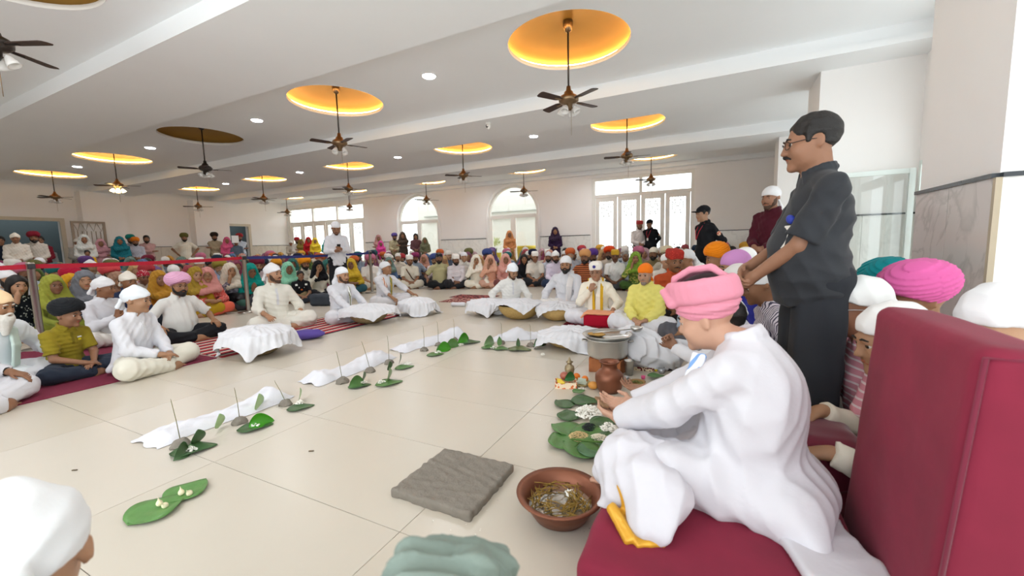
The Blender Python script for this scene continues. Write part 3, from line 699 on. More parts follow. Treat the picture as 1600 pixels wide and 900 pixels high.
def arch_window(num, s0, s1, zt, pos, ax='x', th=.09, bar=2.18):
    w = empty('window_%d' % num, kind='structure'); y0, y1 = pos, pos+th
    r = (s1-s0)/2; c = (s0+s1)/2; sp = zt-r; mb = MB()
    o = [(c-r*math.cos(math.pi*i/28), sp+r*math.sin(math.pi*i/28)) for i in range(29)]; inn = [(c-(r-.07)*math.cos(math.pi*i/28), sp+(r-.07)*math.sin(math.pi*i/28)) for i in range(29)]
    o = [(s0, 0)]+o+[(s1, 0)]; inn = [(s0+.07, 0)]+inn+[(s1-.07, 0)]; n = len(o)
    P = lambda q, y: ((q[0], y, q[1]) if ax == 'x' else (y, q[0], q[1]))
    vs = [P(q, y0) for q in o]+[P(q, y0) for q in inn]+[P(q, y1) for q in o]+[P(q, y1) for q in inn]; fs = []
    for i in range(n-1): fs += [(i, i+1, n+i+1, n+i), (2*n+i, 3*n+i, 3*n+i+1, 2*n+i+1), (n+i, n+i+1, 3*n+i+1, 3*n+i)]
    mb.add(vs, fs); mb.build('window_frame', trimm, w)
    bars('transom_bar', w, [((s0+.05, bar), (s1-.05, bar))], .08, y0, y1, trimm, ax)
    bars('mullion', w, [((c, .05), (c, bar))], .09, y0, y1, trimm, ax)
    for a, b in ((s0+.07, c-.045), (c+.045, s1-.07)):
        bars('sash', w, [((a+.03, .05), (a+.03, bar-.05)), ((b-.03, .05), (b-.03, bar-.05)), ((a, bar-.07), (b, bar-.07)), ((a, .08), (b, .08))], .06, y0+.01, y1-.01, trimm, ax)
        pane(w, a+.05, b-.05, .1, bar-.1, pos+.04, ax)
    pane(w, s0+.07, s1-.07, max(bar+.04, sp), 0, pos+.04, ax, arch=True)
    return w
arch_window(1, -12.5, -10.32, 3.30, YN+.06); arch_window(2, -7.93, -5.84, 3.29, YN+.06)
# plaster bands around the two arches
for k, (a, b, zt) in enumerate(((-12.5, -10.32, 3.30), (-7.93, -5.84, 3.29))):
    r = (b-a)/2; c = (a+b)/2; mb = MB(); pts = [(a-.05, YN-.02, 0)]+[(c-(r+.05)*math.cos(math.pi*i/24), YN-.02, zt-r+(r+.05)*math.sin(math.pi*i/24)) for i in range(25)]+[(b+.05, YN-.02, 0)]
    mb.tube(pts, .055, 6); tag(mb.build('trim_%d' % (6+k), wallm), kind='structure')
# four-leaf glazed door with grilles, two-pane transom
def grille(parent, a, b, z0, z1, y, m):
    n = max(3, round((b-a)/.085)); mb = MB()
    for i in range(1, n): s = a+(b-a)*i/n; mb.tube([(s, y, z0), (s, y, z1)], .008, 5)
    for zc in (z0+.55, z1-.3):
        for s in (a+(b-a)*.3, a+(b-a)*.7): mb.tube([(s, y, zc-.22), (s-.07, y, zc), (s, y, zc+.22), (s+.07, y, zc), (s, y, zc-.22)], .009, 5)
    mb.tube([(a, y, z1-.1), ((a+b)/2, y, z1-.3), (b, y, z1-.1)], .009, 5); return tag(mb.build('grille', m, parent), kind='stuff')
grm = mat('grille_metal', 'a89c8a', .5, .2)
def glazed_doors(name, s0, s1, zt, bar, leaves, y, upper):
    w = empty(name, kind='structure')
    bars('door_frame', w, [((s0+.05, 0), (s0+.05, zt-.05)), ((s1-.05, 0), (s1-.05, zt-.05)), ((s0, zt-.05), (s1, zt-.05)), ((s0+.05, bar), (s1-.05, bar))], .1, y, y+.11, trimm)
    n = leaves; L = (s1-s0-.2)/n
    for i in range(n):
        a, b = s0+.1+i*L+.008, s0+.1+(i+1)*L-.008; d = empty('door_leaf'); d.parent = w
        bars('stile', d, [((a+.07, .06), (a+.07, bar-.12)), ((b-.07, .06), (b-.07, bar-.12)), ((a+.07, bar-.12), (b-.07, bar-.12)), ((a+.07, .15), (b-.07, .15))], .13, y+.02, y+.07, trimm)
        pane(d, a+.13, b-.13, .2, bar-.18, y+.05); grille(d, a+.13, b-.13, .2, bar-.18, y+.03, grm)
    for i in range(upper):
        a = s0+.1+(s1-s0-.2)/upper*i; b = s0+.1+(s1-s0-.2)/upper*(i+1)
        if i: bars('mullion', w, [((a, bar), (a, zt-.05))], .09, y, y+.1, trimm)
        pane(w, a+.03, b-.03, bar+.05, zt-.1, y+.05)
    return w
glazed_doors('door_1', -3.80, -.57, 3.26, 2.64, 4, YN+.04, 2)
glazed_doors('door_2', -19.9, -14.5, 3.22, 2.45, 6, YN+.04, 3)
MB().box(-3.95, -.42, YN-.025, YN, 3.26, 3.32).build('door_head', wallm, wn)
# east arched windows, the two outer ones unseen and added for light; the sash nearest the middle pier stands open against it
for k, (a, b, zb, zt, _) in enumerate(EOPS): arch_window(3+k, a, b, zt, XE+.06, 'y', bar=1.95)
lf = empty('window_6', kind='structure')
bars('sash', lf, [((1.30, .06), (1.30, 1.86)), ((2.20, .06), (2.20, 1.86)), ((1.30, 1.86), (2.20, 1.86)), ((1.30, .06), (2.20, .06))], .06, 6.84, 6.88, mat('sash_white', 'dfe8e4', .4)); pane(lf, 1.33, 2.17, .09, 1.83, 6.86)
lf = empty('window_7', kind='structure')
bars('sash', lf, [((6.10, .06), (6.10, 1.92)), ((6.66, .06), (6.66, 1.92)), ((6.10, 1.92), (6.66, 1.92)), ((6.10, .06), (6.66, .06))], .055, 2.20, 2.24, MATS['sash_white'], 'y'); pane(lf, 6.13, 6.63, .09, 1.89, 2.22, 'y')
# west doorways: frames, dim rooms beyond, a barred metal door standing open
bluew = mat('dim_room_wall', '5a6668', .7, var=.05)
def side_room(name, y0, y1, zt):
    m = MB(); x0, x1 = XW-4.2, XW-.25
    m.add([(x0, y0, 0), (x0, y1, 0), (x0, y1, zt), (x0, y0, zt)], [(0, 1, 2, 3)]); xm = x1-2.6; m.add([(xm, y0, zt), (xm, y1, zt), (x1, y1, zt), (x1, y0, zt)], [(0, 1, 2, 3)])  # roof stops short: unseen gap added so skylight dimly fills the room
    m.add([(x0, y0, 0), (x1, y0, 0), (x1, y0, zt), (x0, y0, zt)], [(0, 1, 2, 3)]); m.add([(x0, y1, 0), (x0, y1, zt), (x1, y1, zt), (x1, y1, 0)], [(0, 1, 2, 3)]); m.add([(x0, y0, 0), (x1, y0, 0), (x1, y1, 0), (x0, y1, 0)], [(0, 1, 2, 3)])
    return tag(m.build(name, bluew), kind='structure')
side_room('wall_side_room_near', 1.5, 7.4, 3.6); side_room('wall_side_room_far', 9.9, 13.0, 3.6)
for num, (a, b, zt) in ((3, (2.9, 5.72, 2.26)), (4, (10.98, 12.0, 2.27))):
    d = empty('door_%d' % num, kind='structure'); bars('door_frame', d, [((a-.04, 0), (a-.04, zt+.04)), ((b+.04, 0), (b+.04, zt+.04)), ((a-.04, zt+.04), (b+.04, zt+.04))], .11, XW-.05, XW+.03, mat('beige_frame', 'cfc6b4', .5), 'y')
gd = empty('door_5', kind='structure'); bm_ = mat('brown_grey_metal', '9c8f80', .5, .3)
for a, b in (((5.80, .06), (5.80, 2.2)), ((6.6, .06), (6.6, 2.2)), ((5.8, 2.2), (6.6, 2.2)), ((5.8, .5), (6.6, .5)), ((5.8, .06), (6.6, .06))): bars('door_rail', gd, [(a, b)], .07, XW+.62, XW+.66, bm_, 'y')
for i in range(1, 7): MB().tube([(XW+.64, 5.8+.8*i/7, .5), (XW+.64, 5.8+.8*i/7, 1.9)], .012, 6).build('door_bar', bm_, gd)
for i in range(4): MB().tube([(XW+.64, 5.82+.2*i, 2.17), (XW+.64, 5.92+.2*i, 1.9), (XW+.64, 6.0+.2*i, 2.17)], .01, 6).build('door_bar', bm_, gd)
# outside
tag(MB().box(-40, 25, YN+.26, 60, -.12, -.1).build('ground_outside', mat('outside_ground', 'b9b4a8', .9)), kind='structure')
tag(MB().box(-14, -4.6, 17.2, 17.4, -.1, 3.9).build('wall_outside', mat('outside_wall', 'd6d4cc', .8)), kind='structure')
for z in (2.35, 2.62): tag(MB().tube([(-13.5, 17.12, z), (-4.7, 17.12, z)], .035, 8).build('outdoor_pipe', mat('pipe_grey', 'a9aaa2', .5)), 'grey pipe running along the wall outside the arched windows, '+('lower' if z < 2.5 else 'upper')+' of the two', 'pipe')

# ---- downlights
dl_lamp = mat('downlight_lens', 'ffffff', .4, var=0, emit='f4f8ff', estr=14)
dl_me = MB().lathe([(.0, -.012), (.085, -.012), (.09, -.008)], 24).mesh('lens'); dlr_me = MB().lathe([(.09, .0), (.105, -.006), (.112, 0)], 24).mesh('rim')
dl_data = bpy.data.lights.new('downlight_glow', 'AREA'); dl_data.shape = 'DISK'; dl_data.size = .16; dl_data.energy = DOWNLIGHT_W; dl_data.color = (.97, .98, 1.0); dl_data.spread = math.radians(165)
rown = ['nearest', 'first', 'second', 'third']
for r, cy in enumerate(ROWS):
    for k in range(4):
        x = -3.72-4.0*k; nm = ['first', 'second', 'third', 'fourth'][k]
        d = empty('downlight', (x, cy-.08, ZC), 0, 'round recessed white downlight, %s from the right in the %s ceiling bay' % (nm, ['nearest', 'second', 'third', 'last'][r]), 'downlight', 'recessed downlights')
        link('lens', dl_me, dl_lamp, d); link('rim', dlr_me, trimm, d)
        lo = bpy.data.objects.new('downlight_glow', dl_data); COL.objects.link(lo); lo.parent = d; lo.location = (0, 0, -.03)

# ---- ceiling fans with glass light kits
brass = mat('antique_brass', '8c7458', .3, .9, var=.1, scale=12); bladem = mat('dark_wood_blade', '3a2820', .4, var=.2, scale=14); shade_off = mat('frosted_glass_shade', 'eceae6', .35, var=.03, alpha=.75)
shade_on = mat('lit_glass_shade', 'fff2d8', .4, var=0, emit='ffdf9a', estr=7)
dkmetal = mat('dark_bronze', '4a4440', .35, .8)
FZ = 2.83
rod_me = MB().tube([(0, 0, ZC+.2), (0, 0, FZ+.12)], .012, 8).mesh('rod')
can_me = MB().lathe([(0, ZC+.27), (.06, ZC+.26), (.062, ZC+.2), (.045, ZC+.15), (.02, ZC+.13), (0, ZC+.13)], 20).mesh('canopy')
mot_me = MB().lathe([(0, FZ+.17), (.025, FZ+.17), (.032, FZ+.12), (.055, FZ+.10), (.06, FZ+.075), (.105, FZ+.05), (.125, FZ+.02), (.122, FZ-.01), (.09, FZ-.035), (.05, FZ-.045), (.045, FZ-.1), (.03, FZ-.115), (0, FZ-.12)], 28).mesh('motor')
bl = MB(); n = 9
pts = [(.13, -.028), (.18, -.05), (.44, -.06), (.462, -.045), (.468, 0), (.462, .045), (.44, .06), (.18, .05), (.13, .028)]
bl.prism(pts, -.004, .004); blade_me = bl.mesh('blade', .002, 1)
iron_me = MB().box(.09, .22, -.014, .014, -.012, -.004).mesh('blade_iron', .003, 1)
shade_me = MB().lathe([(.014, 0), (.03, -.02), (.042, -.06), (.05, -.09), (.047, -.09), (.039, -.06), (.027, -.022), (.012, -.003)], 18).mesh('glass_shade')
arm_me = MB().tube([(.03, 0, -.09), (.06, 0, -.10), (.075, 0, -.085)], .008, 6).mesh('lamp_arm')
chain_me = MB().tube([(.03, .01, FZ-.11), (.03, .01, FZ-.42)], .0025, 5).mesh('pull_chain')
bay = ['nearest', 'second', 'third', 'last']; col5 = ['first', 'second', 'third', 'fourth', 'fifth']
for r, cy in enumerate(ROWS):
    for k, cx in enumerate(dxs(cy)):
        if r == 0 and k not in (1,): continue
        f = empty('ceiling_fan', (cx, cy, 0), 0, 'dark-bladed ceiling fan under gold dome, %s from right in %s ceiling bay' % (col5[k], bay[r]), 'ceiling fan', 'ceiling fans under the gold domes')
        metal = dkmetal if (k, r) in UNLIT else brass
        link('rod', rod_me, dkmetal, f); link('canopy', can_me, metal, f); link('motor', mot_me, metal, f); link('pull_chain', chain_me, brass, f)
        a0 = {(0, 1): 1.05, (0, 2): .25, (1, 1): 1.2, (1, 0): .459}.get((k, r), .3+.9*((k*5+r*3) % 7)/7)
        for i in range(4):
            b = link('blade', blade_me, bladem, f, rot=(.16, 0, a0+i*math.pi/2)); b.location = (0, 0, FZ-.002); link('blade_iron', iron_me, metal, b)
        for i in range(4):
            a = a0+.4+i*math.pi/2; arm = link('lamp_arm', arm_me, metal, f, rot=(0, 0, a)); arm.location = (0, 0, FZ)
            s = link('glass_shade', shade_me, shade_on if (k, r) == (3, 1) else shade_off, arm, rot=(0, -.5, 0)); s.location = (.075, 0, -.08)
# ---- small dome security camera
cc = empty('security_camera', (at_z(763, 192, ZS)), .4, 'small white security camera fixed under the ceiling beam', 'camera')
MB().lathe([(0, 0), (.05, 0), (.05, -.02), (.02, -.03), (0, -.03)], 16).build('base', trimm, cc); MB().lathe([(0, .0), (.04, -.01), (.045, -.04), (.035, -.07), (0, -.085)], 16, (0, 0, -.025)).build('housing', trimm, cc)
MB().lathe([(0, -.012), (.022, -.008), (.026, .02)], 14).build('lens', mat('lens_black', '101214', .15), cc, loc=(-.02, -.03, -.07), rot=(.9, .3, 0))
# ------------------------------------------------------------------ chair
velvet = mat('maroon_velvet', '7d1a34', .85, var=.3, scale=5.5, sheen=.05, bump=.06, bscale=30)
velvet_d = mat('maroon_velvet_dark', '701a33', .8, var=.2, scale=4, sheen=.4)
ch = empty('floor_chair', (0, 0, 0), 0, 'low maroon velvet floor chair with thick seat cushion and tall backrest', 'chair')
link('seat_cushion', sdf_mesh([bx((.035, 1.30, .115), (.345, .345, .105), .035)], .012, folds(.006, 16, 8), name='seat_cushion'), velvet, ch)
Mb = roty(.07)
link('backrest', sdf_mesh([bx((.50, 1.325, .44), (.075, .285, .405), .035, Mb)], .012, folds(.005, 14, 5), name='backrest'), velvet, ch)
MB().tube([tuple(np.array([.50, 1.325, .44])+Mb@np.array(p)) for p in ((-.068, -.278, -.38), (-.068, -.278, .385), (.066, -.278, .392))], .005, 6).build('piping', velvet_d, ch)
for y in (1.08, 1.57): MB().box(.57, .62, y-.025, y+.025, 0, .55).build('leg', mat('chair_wood', '8a5a2a', .4), ch, bevel=.006)
bol = link('velvet_cushion', sdf_mesh([bx((0, 0, 0), (.12, .15, .16), .06)], .014, folds(.01, 20, 3), name='velvet_cushion'), mat('dark_red_velvet', '64112a', .85, var=.2, sheen=.5))
bol.location = (.40, 1.90, .16); tag(bol, 'dark red velvet cushion on the floor behind the maroon backrest', 'cushion')

# ------------------------------------------------------------------ mud slab, bowls and pots
mud = mat('wet_mud', '817a70', .9, var=.14, scale=18, bump=.6, bscale=70)
o = link('mud_slab', sdf_mesh([bx((-1.015, 1.42, .014), (.2, .197, .021), .008)], .007, lambda x, y, z: .0025*np.sin(31*x+9*np.sin(17*y))*np.sin(27*y+3)+.002*np.sin(95*x+40*y)*np.sin(80*y-30*x), name='mud_slab'), mud)
tag(o, 'square slab of wet grey mud patted flat on the tiled floor', 'mud slab')
copper = mat('copper', '85543f', .42, .6, var=.15, scale=9, bump=.03, bscale=20); copper_d = mat('copper_dark', '7c4c38', .38, .7, var=.2, scale=9)
steel = mat('steel', 'c3c2be', .28, .95, var=.06, scale=6); steel_d = mat('aluminium', 'd0cec8', .38, .8, var=.08)
bp = at_z(875, 772, .09); bw = empty('copper_basin', (bp[0], bp[1], 0), 0, 'wide-rimmed copper basin of water and dry grass beside the chair', 'basin')
MB().lathe([(0, .004), (.085, .004), (.105, .012), (.135, .06), (.147, .088), (.168, .098), (.170, .104), (.145, .098), (.13, .066), (.1, .02), (.08, .014), (0, .014)], 48).build('bowl', copper, bw)
MB().lathe([(0, .052), (.125, .052)], 40).build('water', mat('basin_water', '8a7a60', .05, var=.1, trans=.6, ior=1.33), bw)
random.seed(9); g = MB()
for i in range(150):
    a = random.uniform(0, 6.28); r = random.uniform(.03, .118); c = np.array([r*math.cos(a), r*math.sin(a), .055+random.uniform(0, .02)]); t = a+1.57+random.uniform(-.9, .9); L = random.uniform(.015, .045)
    if a > 1.2 and a < 3.4 and r < .075 and random.random() < .7: continue
    d = np.array([math.cos(t)*L, math.sin(t)*L, random.uniform(-.006, .012)]); g.tube([c-d, c+d*.2+np.array([0, 0, .004]), c+d], .0018, 4)
tag(g.build('dry_grass', mat('dry_grass', '9a7a34', .8, var=.3, scale=40), bw), 'dry golden grass floating in the basin', kind='stuff')
def petals(name, loc, n, r, hgt, col='f4f2ea', seed=1, sc=1.0, label=None, parent=None):
    """a small heap of petals or grains, too many to count"""
    random.seed(seed); m = MB()
    for i in range(n):
        a = random.uniform(0, 6.28); q = r*math.sqrt(random.random()); z = hgt*(1-(q/r)**2)*random.random()+.003; s = sc*random.uniform(.6, 1.2)
        c = np.array([q*math.cos(a), q*math.sin(a), z]); t = random.uniform(0, 6.28); d1 = np.array([math.cos(t), math.sin(t), random.uniform(-.4, .6)])*s; d2 = np.array([-math.sin(t), math.cos(t), random.uniform(-.4, .4)])*s*.55
        m.add([c-d1, c+d2, c+d1, c-d2, c+np.array([0, 0, s*.4])], [(0, 1, 4), (1, 2, 4), (2, 3, 4), (3, 0, 4), (3, 2, 1, 0)])
    o = m.build(name, mat('grain_'+col, col, .7, var=.08, scale=60), parent); o.location = loc; tag(o, label, 'offering' if not parent else None, kind='stuff'); return o
petals('flower', (.02, .06, .062), 14, .018, .012, seed=3, sc=.012, parent=bw)

# ------------------------------------------------------------------ leaves
LEAF = {}
def leaf_mesh(kind):
    if kind in LEAF: return LEAF[kind]
    nu, nv = 15, 7; vs = []; fs = []
    for side in (1, -1):
        for i in range(nu):
            t = i/(nu-1); w = .5*math.sin(math.pi*t**.8)**.75*(1.0-.25*t)+.002; x = t-.5
            for j in range(nv):
                s = j/(nv-1)*2-1; y = w*s*1.0; z = .05*abs(s)**1.5*(w/.5)+.015*math.sin(9*t+4*s)
                if kind == 'cup':                      # one half rolled up over the other
                    a = 1.25*(s+1)/2*1.9; y2 = -w+.62*w*math.sin(a)*1.3; z = .62*w*(1-math.cos(a))*1.2; y = y2
                elif kind == 'upright': z = (t)*.62+.03*s*s; x = -.2+.25*t*(1-t)+.1*t
                vs.append((x, y, z+side*.004))
    n = nu*nv
    for i in range(nu-1):
        for j in range(nv-1):
            a = i*nv+j; fs.append((a, a+nv, a+nv+1, a+1)); fs.append((n+a, n+a+1, n+a+nv+1, n+a+nv))
    edge = [j for j in range(nv)]+[i*nv+nv-1 for i in range(1, nu)]+[(nu-1)*nv+j for j in range(nv-2, -1, -1)]+[i*nv for i in range(nu-2, 0, -1)]
    for a, b in zip(edge, edge[1:]+edge[:1]): fs.append((a, b, n+b, n+a))
    LEAF[kind] = mesh_from(vs, fs, True, 'leaf'); return LEAF[kind]
def leafm(c): return mat('leaf_'+c, c, .35, var=.18, scale=3.0, bump=.1, bscale=14, spec=.4)
DK, MD, BR, PL = '3f5f38', '527a40', '3f8c1e', 'a3c48a'
def leaf(u, v, L, rz, kind, col, label, z=.0, W=.85, tilt=0.0, cat='leaf'):
    p = at_z(u, v, z); o = link('leaf', leaf_mesh(kind), leafm(col), loc=(p[0], p[1], z+.004*L/.1), rot=(tilt, 0, rz)); o.scale = (L, L*W, L); return tag(o, label, cat, 'leaves laid out on the floor')
# two loose leaves with garlic-like buds in the near corner
leaf(246, 797, .21, 1.75, 'flat', '5d8a4a', 'broad green leaf with two white buds, nearer of the loose pair', W=1.05); leaf(295, 768, .18, 1.9, 'flat', '5d8a4a', 'broad green leaf with two white buds, farther of the loose pair', W=1.05)
budm = mat('cream_bud', 'efe6c4', .5, var=.08); bud_me = sdf_mesh([el((0, 0, .011), (.012, .012, .012), k=.006), rc((0, 0, .018), (.002, .0, .045), .005, .0015, k=.01)], .003, name='bud')
for i, (u, v, t, lb) in enumerate(((250, 790, .25, 'left on the nearer'), (260, 791, 1.1, 'right on the nearer'), (284, 773, .2, 'left on the farther'), (298, 772, 1.0, 'right on the farther'))):
    p = at_z(u, v, .012); b = link('flower_bud', bud_me, budm, loc=(p[0], p[1], .012), rot=(t*.5, t*.4, 0)); tag(b, 'small cream flower bud, %s loose leaf' % lb, 'flower bud', 'buds on the loose leaves')
# white cloth strips, mud mounds with grass stalks, leaf plates: four sets going away from the camera
whitecloth = mat('white_cotton', 'd8d8de', .85, var=.02, bump=.15, bscale=50, sheen=.1, spec=.2)
gauze = mat('white_gauze', 'd8d8dc', .85, var=.03, bump=.2, bscale=40, spec=.2)
SETN = ['nearest', 'second', 'third', 'farthest']
def strip(a, b, w, hgt, seed, label):
    A, B = at_z(*a), at_z(*b); d = B-A; L = np.linalg.norm(d); nu, nv = 60, 14; vs = []; fs = []; rg = np.random.RandomState(seed); ph = rg.uniform(0, 6, 6)
    for i in range(nu):
        t = i/(nu-1); ends = min(1, min(t, 1-t)/.1); hh = hgt*(.35+.65*(.5+.5*math.sin(5*t+ph[0]))*(.6+.4*math.sin(11*t+ph[1])))*ends+.004
        for j in range(nv):
            s = j/(nv-1)*2-1; x = t*L+.012*math.sin(6*s+ph[2])*(1-ends); y = w/2*s*(1+.10*math.sin(7*t+ph[3])+.05*math.sin(23*t))+.015*math.sin(6*t+ph[4])
            z = .003+hh*max(0, 1-abs(s)**2.2)**.8+.006*math.sin(26*t+5*s+ph[5])*max(0, 1-s*s)+.004*math.sin(50*t-9*s)*max(0, 1-s*s); vs.append((x, y, max(.002, z)))
    for i in range(nu-1):
        for j in range(nv-1): fs.append((i*nv+j, (i+1)*nv+j, (i+1)*nv+j+1, i*nv+j+1))
    o = link('cloth_strip', mesh_from(vs, fs, True, 'cloth_strip'), whitecloth, loc=(A[0], A[1], 0), rot=(0, 0, math.atan2(d[1], d[0]))); tag(o, label, 'cloth', 'white cloth strips on the floor')
strip((226, 697), (443, 617), .24, .10, 1, 'long strip of white cloth on the floor, nearest of the four'); strip((482, 601), (608, 556), .26, .12, 2, 'long strip of white cloth on the floor, second of the four')
strip((618, 549), (722, 524), .28, .12, 3, 'long strip of white cloth on the floor, third of the four'); strip((770, 531), (858, 526), .24, .12, 4, 'long strip of white cloth on the floor, farthest of the four')
mound_me = sdf_mesh([el((0, 0, .0), (.045, .04, .042), k=.01), pl((0, 0, 0), (0, 0, -1))], .006, lambda x, y, z: .004*np.sin(90*x+60*y)*np.sin(100*z+40*y), name='mound')
stalkm = mat('grass_stalk', '6e6a3a', .7, var=.2)
def mound(u, v, sc, lean, hgt, label):
    p = at_z(u, v); m = empty('mud_mound', (p[0], p[1], 0), 0, label, 'mud mound', 'mud mounds with grass stalks'); q = link('mud_lump', mound_me, mud, m); q.scale = (sc, sc, sc); q.rotation_euler = (0, 0, u)
    t = np.array([lean, .0, hgt]); MB().tube([(0, 0, .03), t*.5+np.array([.004, 0, .02]), t, t+np.array([-.012, .004, .012])], [.0024, .002, .0018, .001], 5).build('grass_stalk', stalkm, m)
ms = [[(283, 698, 1.15, -.05, .25), (375, 661, 1.0, -.02, .21), (446, 633, 1.0, -.09, .15)], [(535, 598, 1.15, -.04, .24), (578, 581, 1.05, -.07, .25), (608, 568, 1.0, .0, .25)],
      [(663, 548, .95, .0, .25), (685, 540, .9, .0, .25), (710, 532, .9, .0, .24)], [(784, 537, .95, .0, .22), (829, 541, 1.0, .0, .22)]]
for s, st in enumerate(ms):
    for i, m in enumerate(st): mound(*m, '%s mud mound with a thin grass stalk beside the %s cloth strip' % (['left', 'middle', 'right'][i] if len(st) == 3 else ['left', 'right'][i], SETN[s]))
for (u, v, L, rz, kd, c, lb) in [
    (303, 704, .21, .95, 'flat', DK, 'flat dark leaf plate by the left mound of the nearest cloth strip'), (315, 695, .13, .4, 'upright', DK, 'dark leaf standing up on the leaf plate by the nearest left mound'), (283, 712, .13, 2.2, 'cup', DK, 'dark rolled leaf leaning on the left mound of the nearest strip'),
    (399, 669, .19, .95, 'flat', DK, 'flat dark leaf plate by the middle mound of the nearest strip'), (409, 664, .14, 1.2, 'cup', BR, 'bright green rolled leaf on the plate by the nearest middle mound'), (349, 670, .14, .6, 'upright', PL, 'small pale green leaf leaning against the nearest cloth strip'), (411, 641, .17, .6, 'upright', PL, 'large pale green leaf leaning against the nearest cloth strip'),
    (470, 638, .17, .95, 'flat', DK, 'flat dark leaf plate at the far end of the nearest strip'), (474, 627, .15, .8, 'upright', PL, 'pale leaf standing at the far end of the nearest strip'),
    (562, 604, .17, .8, 'flat', DK, 'flat leaf plate by the left mound of the second strip'), (557, 603, .15, 1.5, 'cup', MD, 'rolled leaf by the left mound of the second strip'), (572, 596, .12, .5, 'upright', DK, 'dark leaf standing behind the rolled leaf of the second strip'),
    (608, 600, .21, .9, 'flat', MD, 'flat leaf plate in front of the second strip'), (613, 596, .17, .5, 'upright', '7d9a6a', 'grey-green leaf standing on the plate before the second strip'),
    (632, 575, .17, .9, 'flat', MD, 'flat leaf plate at the far end of the second strip'), (629, 570, .16, .6, 'upright', DK, 'dark pointed leaf standing at the far end of the second strip'), (612, 580, .13, .3, 'upright', DK, 'dark small leaf standing beside the right mound of the second strip'),
    (680, 555, .17, .8, 'flat', MD, 'flat leaf plate by the left mound of the third strip'), (694, 548, .17, 1.2, 'cup', BR, 'bright rolled leaf by the middle mound of the third strip'), (683, 550, .13, 2.0, 'cup', BR, 'bright rolled leaf nearest the left mound of the third strip'),
    (708, 542, .16, 1.0, 'cup', MD, 'rolled leaf by the right mound of the third strip'), (733, 536, .25, .6, 'flat', DK, 'flat dark leaf plate at the far end of the third strip'), (724, 535, .19, 1.4, 'cup', BR, 'bright rolled leaf at the far end of the third strip'),
    (765, 544, .18, .3, 'flat', MD, 'flat leaf plate at the left end of the farthest strip'), (764, 538, .17, 1.4, 'cup', '6c8a5c', 'rolled leaf at the left end of the farthest strip'), (784, 546, .18, .2, 'flat', MD, 'flat leaf plate by the left mound of the farthest strip'), (783, 541, .16, .9, 'upright', '5e8350', 'leaf standing by the left mound of the farthest strip'),
    (812, 547, .25, .1, 'flat', '5d6b3c', 'flat olive leaf plate by the right mound of the farthest strip'), (812, 543, .15, .8, 'upright', DK, 'dark leaf standing on the olive plate of the farthest strip'), (843, 539, .21, 1.3, 'cup', '557a4e', 'large rolled leaf at the right end of the farthest strip')]:
    leaf(u, v, L, rz, kd, c, lb)
for i, (u, v, r, lb) in enumerate([(300, 707, .024, 'on the leaf plate by the nearest left mound'), (400, 668, .022, 'on the leaf plate by the nearest middle mound'), (468, 633, .026, 'on the leaf plate at the far end of the nearest strip'), (568, 600, .03, 'in the rolled leaf of the second strip'),
        (597, 600, .03, 'on the leaf plate before the second strip'), (638, 571, .032, 'at the far end of the second strip'), (685, 553, .032, 'by the left mound of the third strip'), (720, 541, .03, 'at the far end of the third strip'), (771, 546, .03, 'at the left end of the farthest strip'), (848, 557, .022, 'loose on the tiles by the farthest strip')]):
    petals('petals', (*at_z(u, v)[:2], .012), 40, r, .02, seed=20+i, sc=.009, label='little heap of white petals '+lb)
# ------------------------------------------------------------------ offerings in front of the seated man
def cpos(u, v, z=0.0): p = at_z(u, v, z); return (p[0], p[1], z)
for i, (u, v, L, rz, c, lb) in enumerate([(880, 632, .16, 2.6, DK, 'dark round leaf at the far left under the petals'), (888, 650, .17, 2.0, DK, 'dark leaf at the left under the petal heap'), (915, 628, .2, .4, DK, 'dark leaf behind the petal heap'), (884, 672, .2, 2.9, MD, 'leaf at the left of the grain plate'),
        (878, 690, .2, 2.4, MD, 'leaf at the near left of the grain plate'), (905, 703, .22, 2.75, MD, 'leaf at the near edge of the grain plate'), (935, 705, .22, .2, '4e7350', 'bluish leaf at the near right of the grain plate'), (960, 690, .2, .7, DK, 'dark leaf at the right of the grain plate'), (925, 680, .24, .3, MD, 'large leaf in the middle of the grain plate'), (945, 662, .18, .7, DK, 'dark leaf behind the grain plate'),
        (1025, 588, .13, .3, MD, 'leaf lying near the small metal cups'), (905, 612, .1, .9, MD, 'leaf beside the fruit box')]):
    leaf(u, v, L, rz, 'flat', c, lb, z=.003+.0015*i, W=.95)
petals('petal_heap', cpos(920, 646, .016), 420, .085, .045, seed=41, sc=.0125, label='heap of white petals on the leaves near the cupped hands')
petals('petal_heap', cpos(951, 672, .02), 200, .05, .04, seed=42, sc=.011, label='heap of white petals at the right of the grain plate')
petals('rice_grains', cpos(936, 687, .022), 700, .055, .024, 'ece4cf', 43, .005, 'heap of pale rice on the leaf plate')
petals('barley_grains', cpos(905, 683, .022), 700, .055, .024, 'd9c08c', 44, .005, 'heap of golden barley on the leaf plate')
petals('sesame_seeds', cpos(921, 669, .022), 800, .045, .026, '24262c', 45, .0045, 'heap of black sesame on the leaf plate')
petals('petal_scatter', cpos(905, 609, .0), 40, .05, .008, seed=46, sc=.009, label='white petals scattered before the orange box')
MB().tube([cpos(893, 686, .045), cpos(930, 690, .05), cpos(968, 692, .045)], .006, 7).build('twig', mat('green_twig', '4f7030', .7, var=.3, scale=40)); tag(bpy.data.objects['twig'], 'green twig laid across the grain plate', 'twig')
wood_tan = mat('tan_wood', 'c79a6a', .6, var=.15, scale=30)
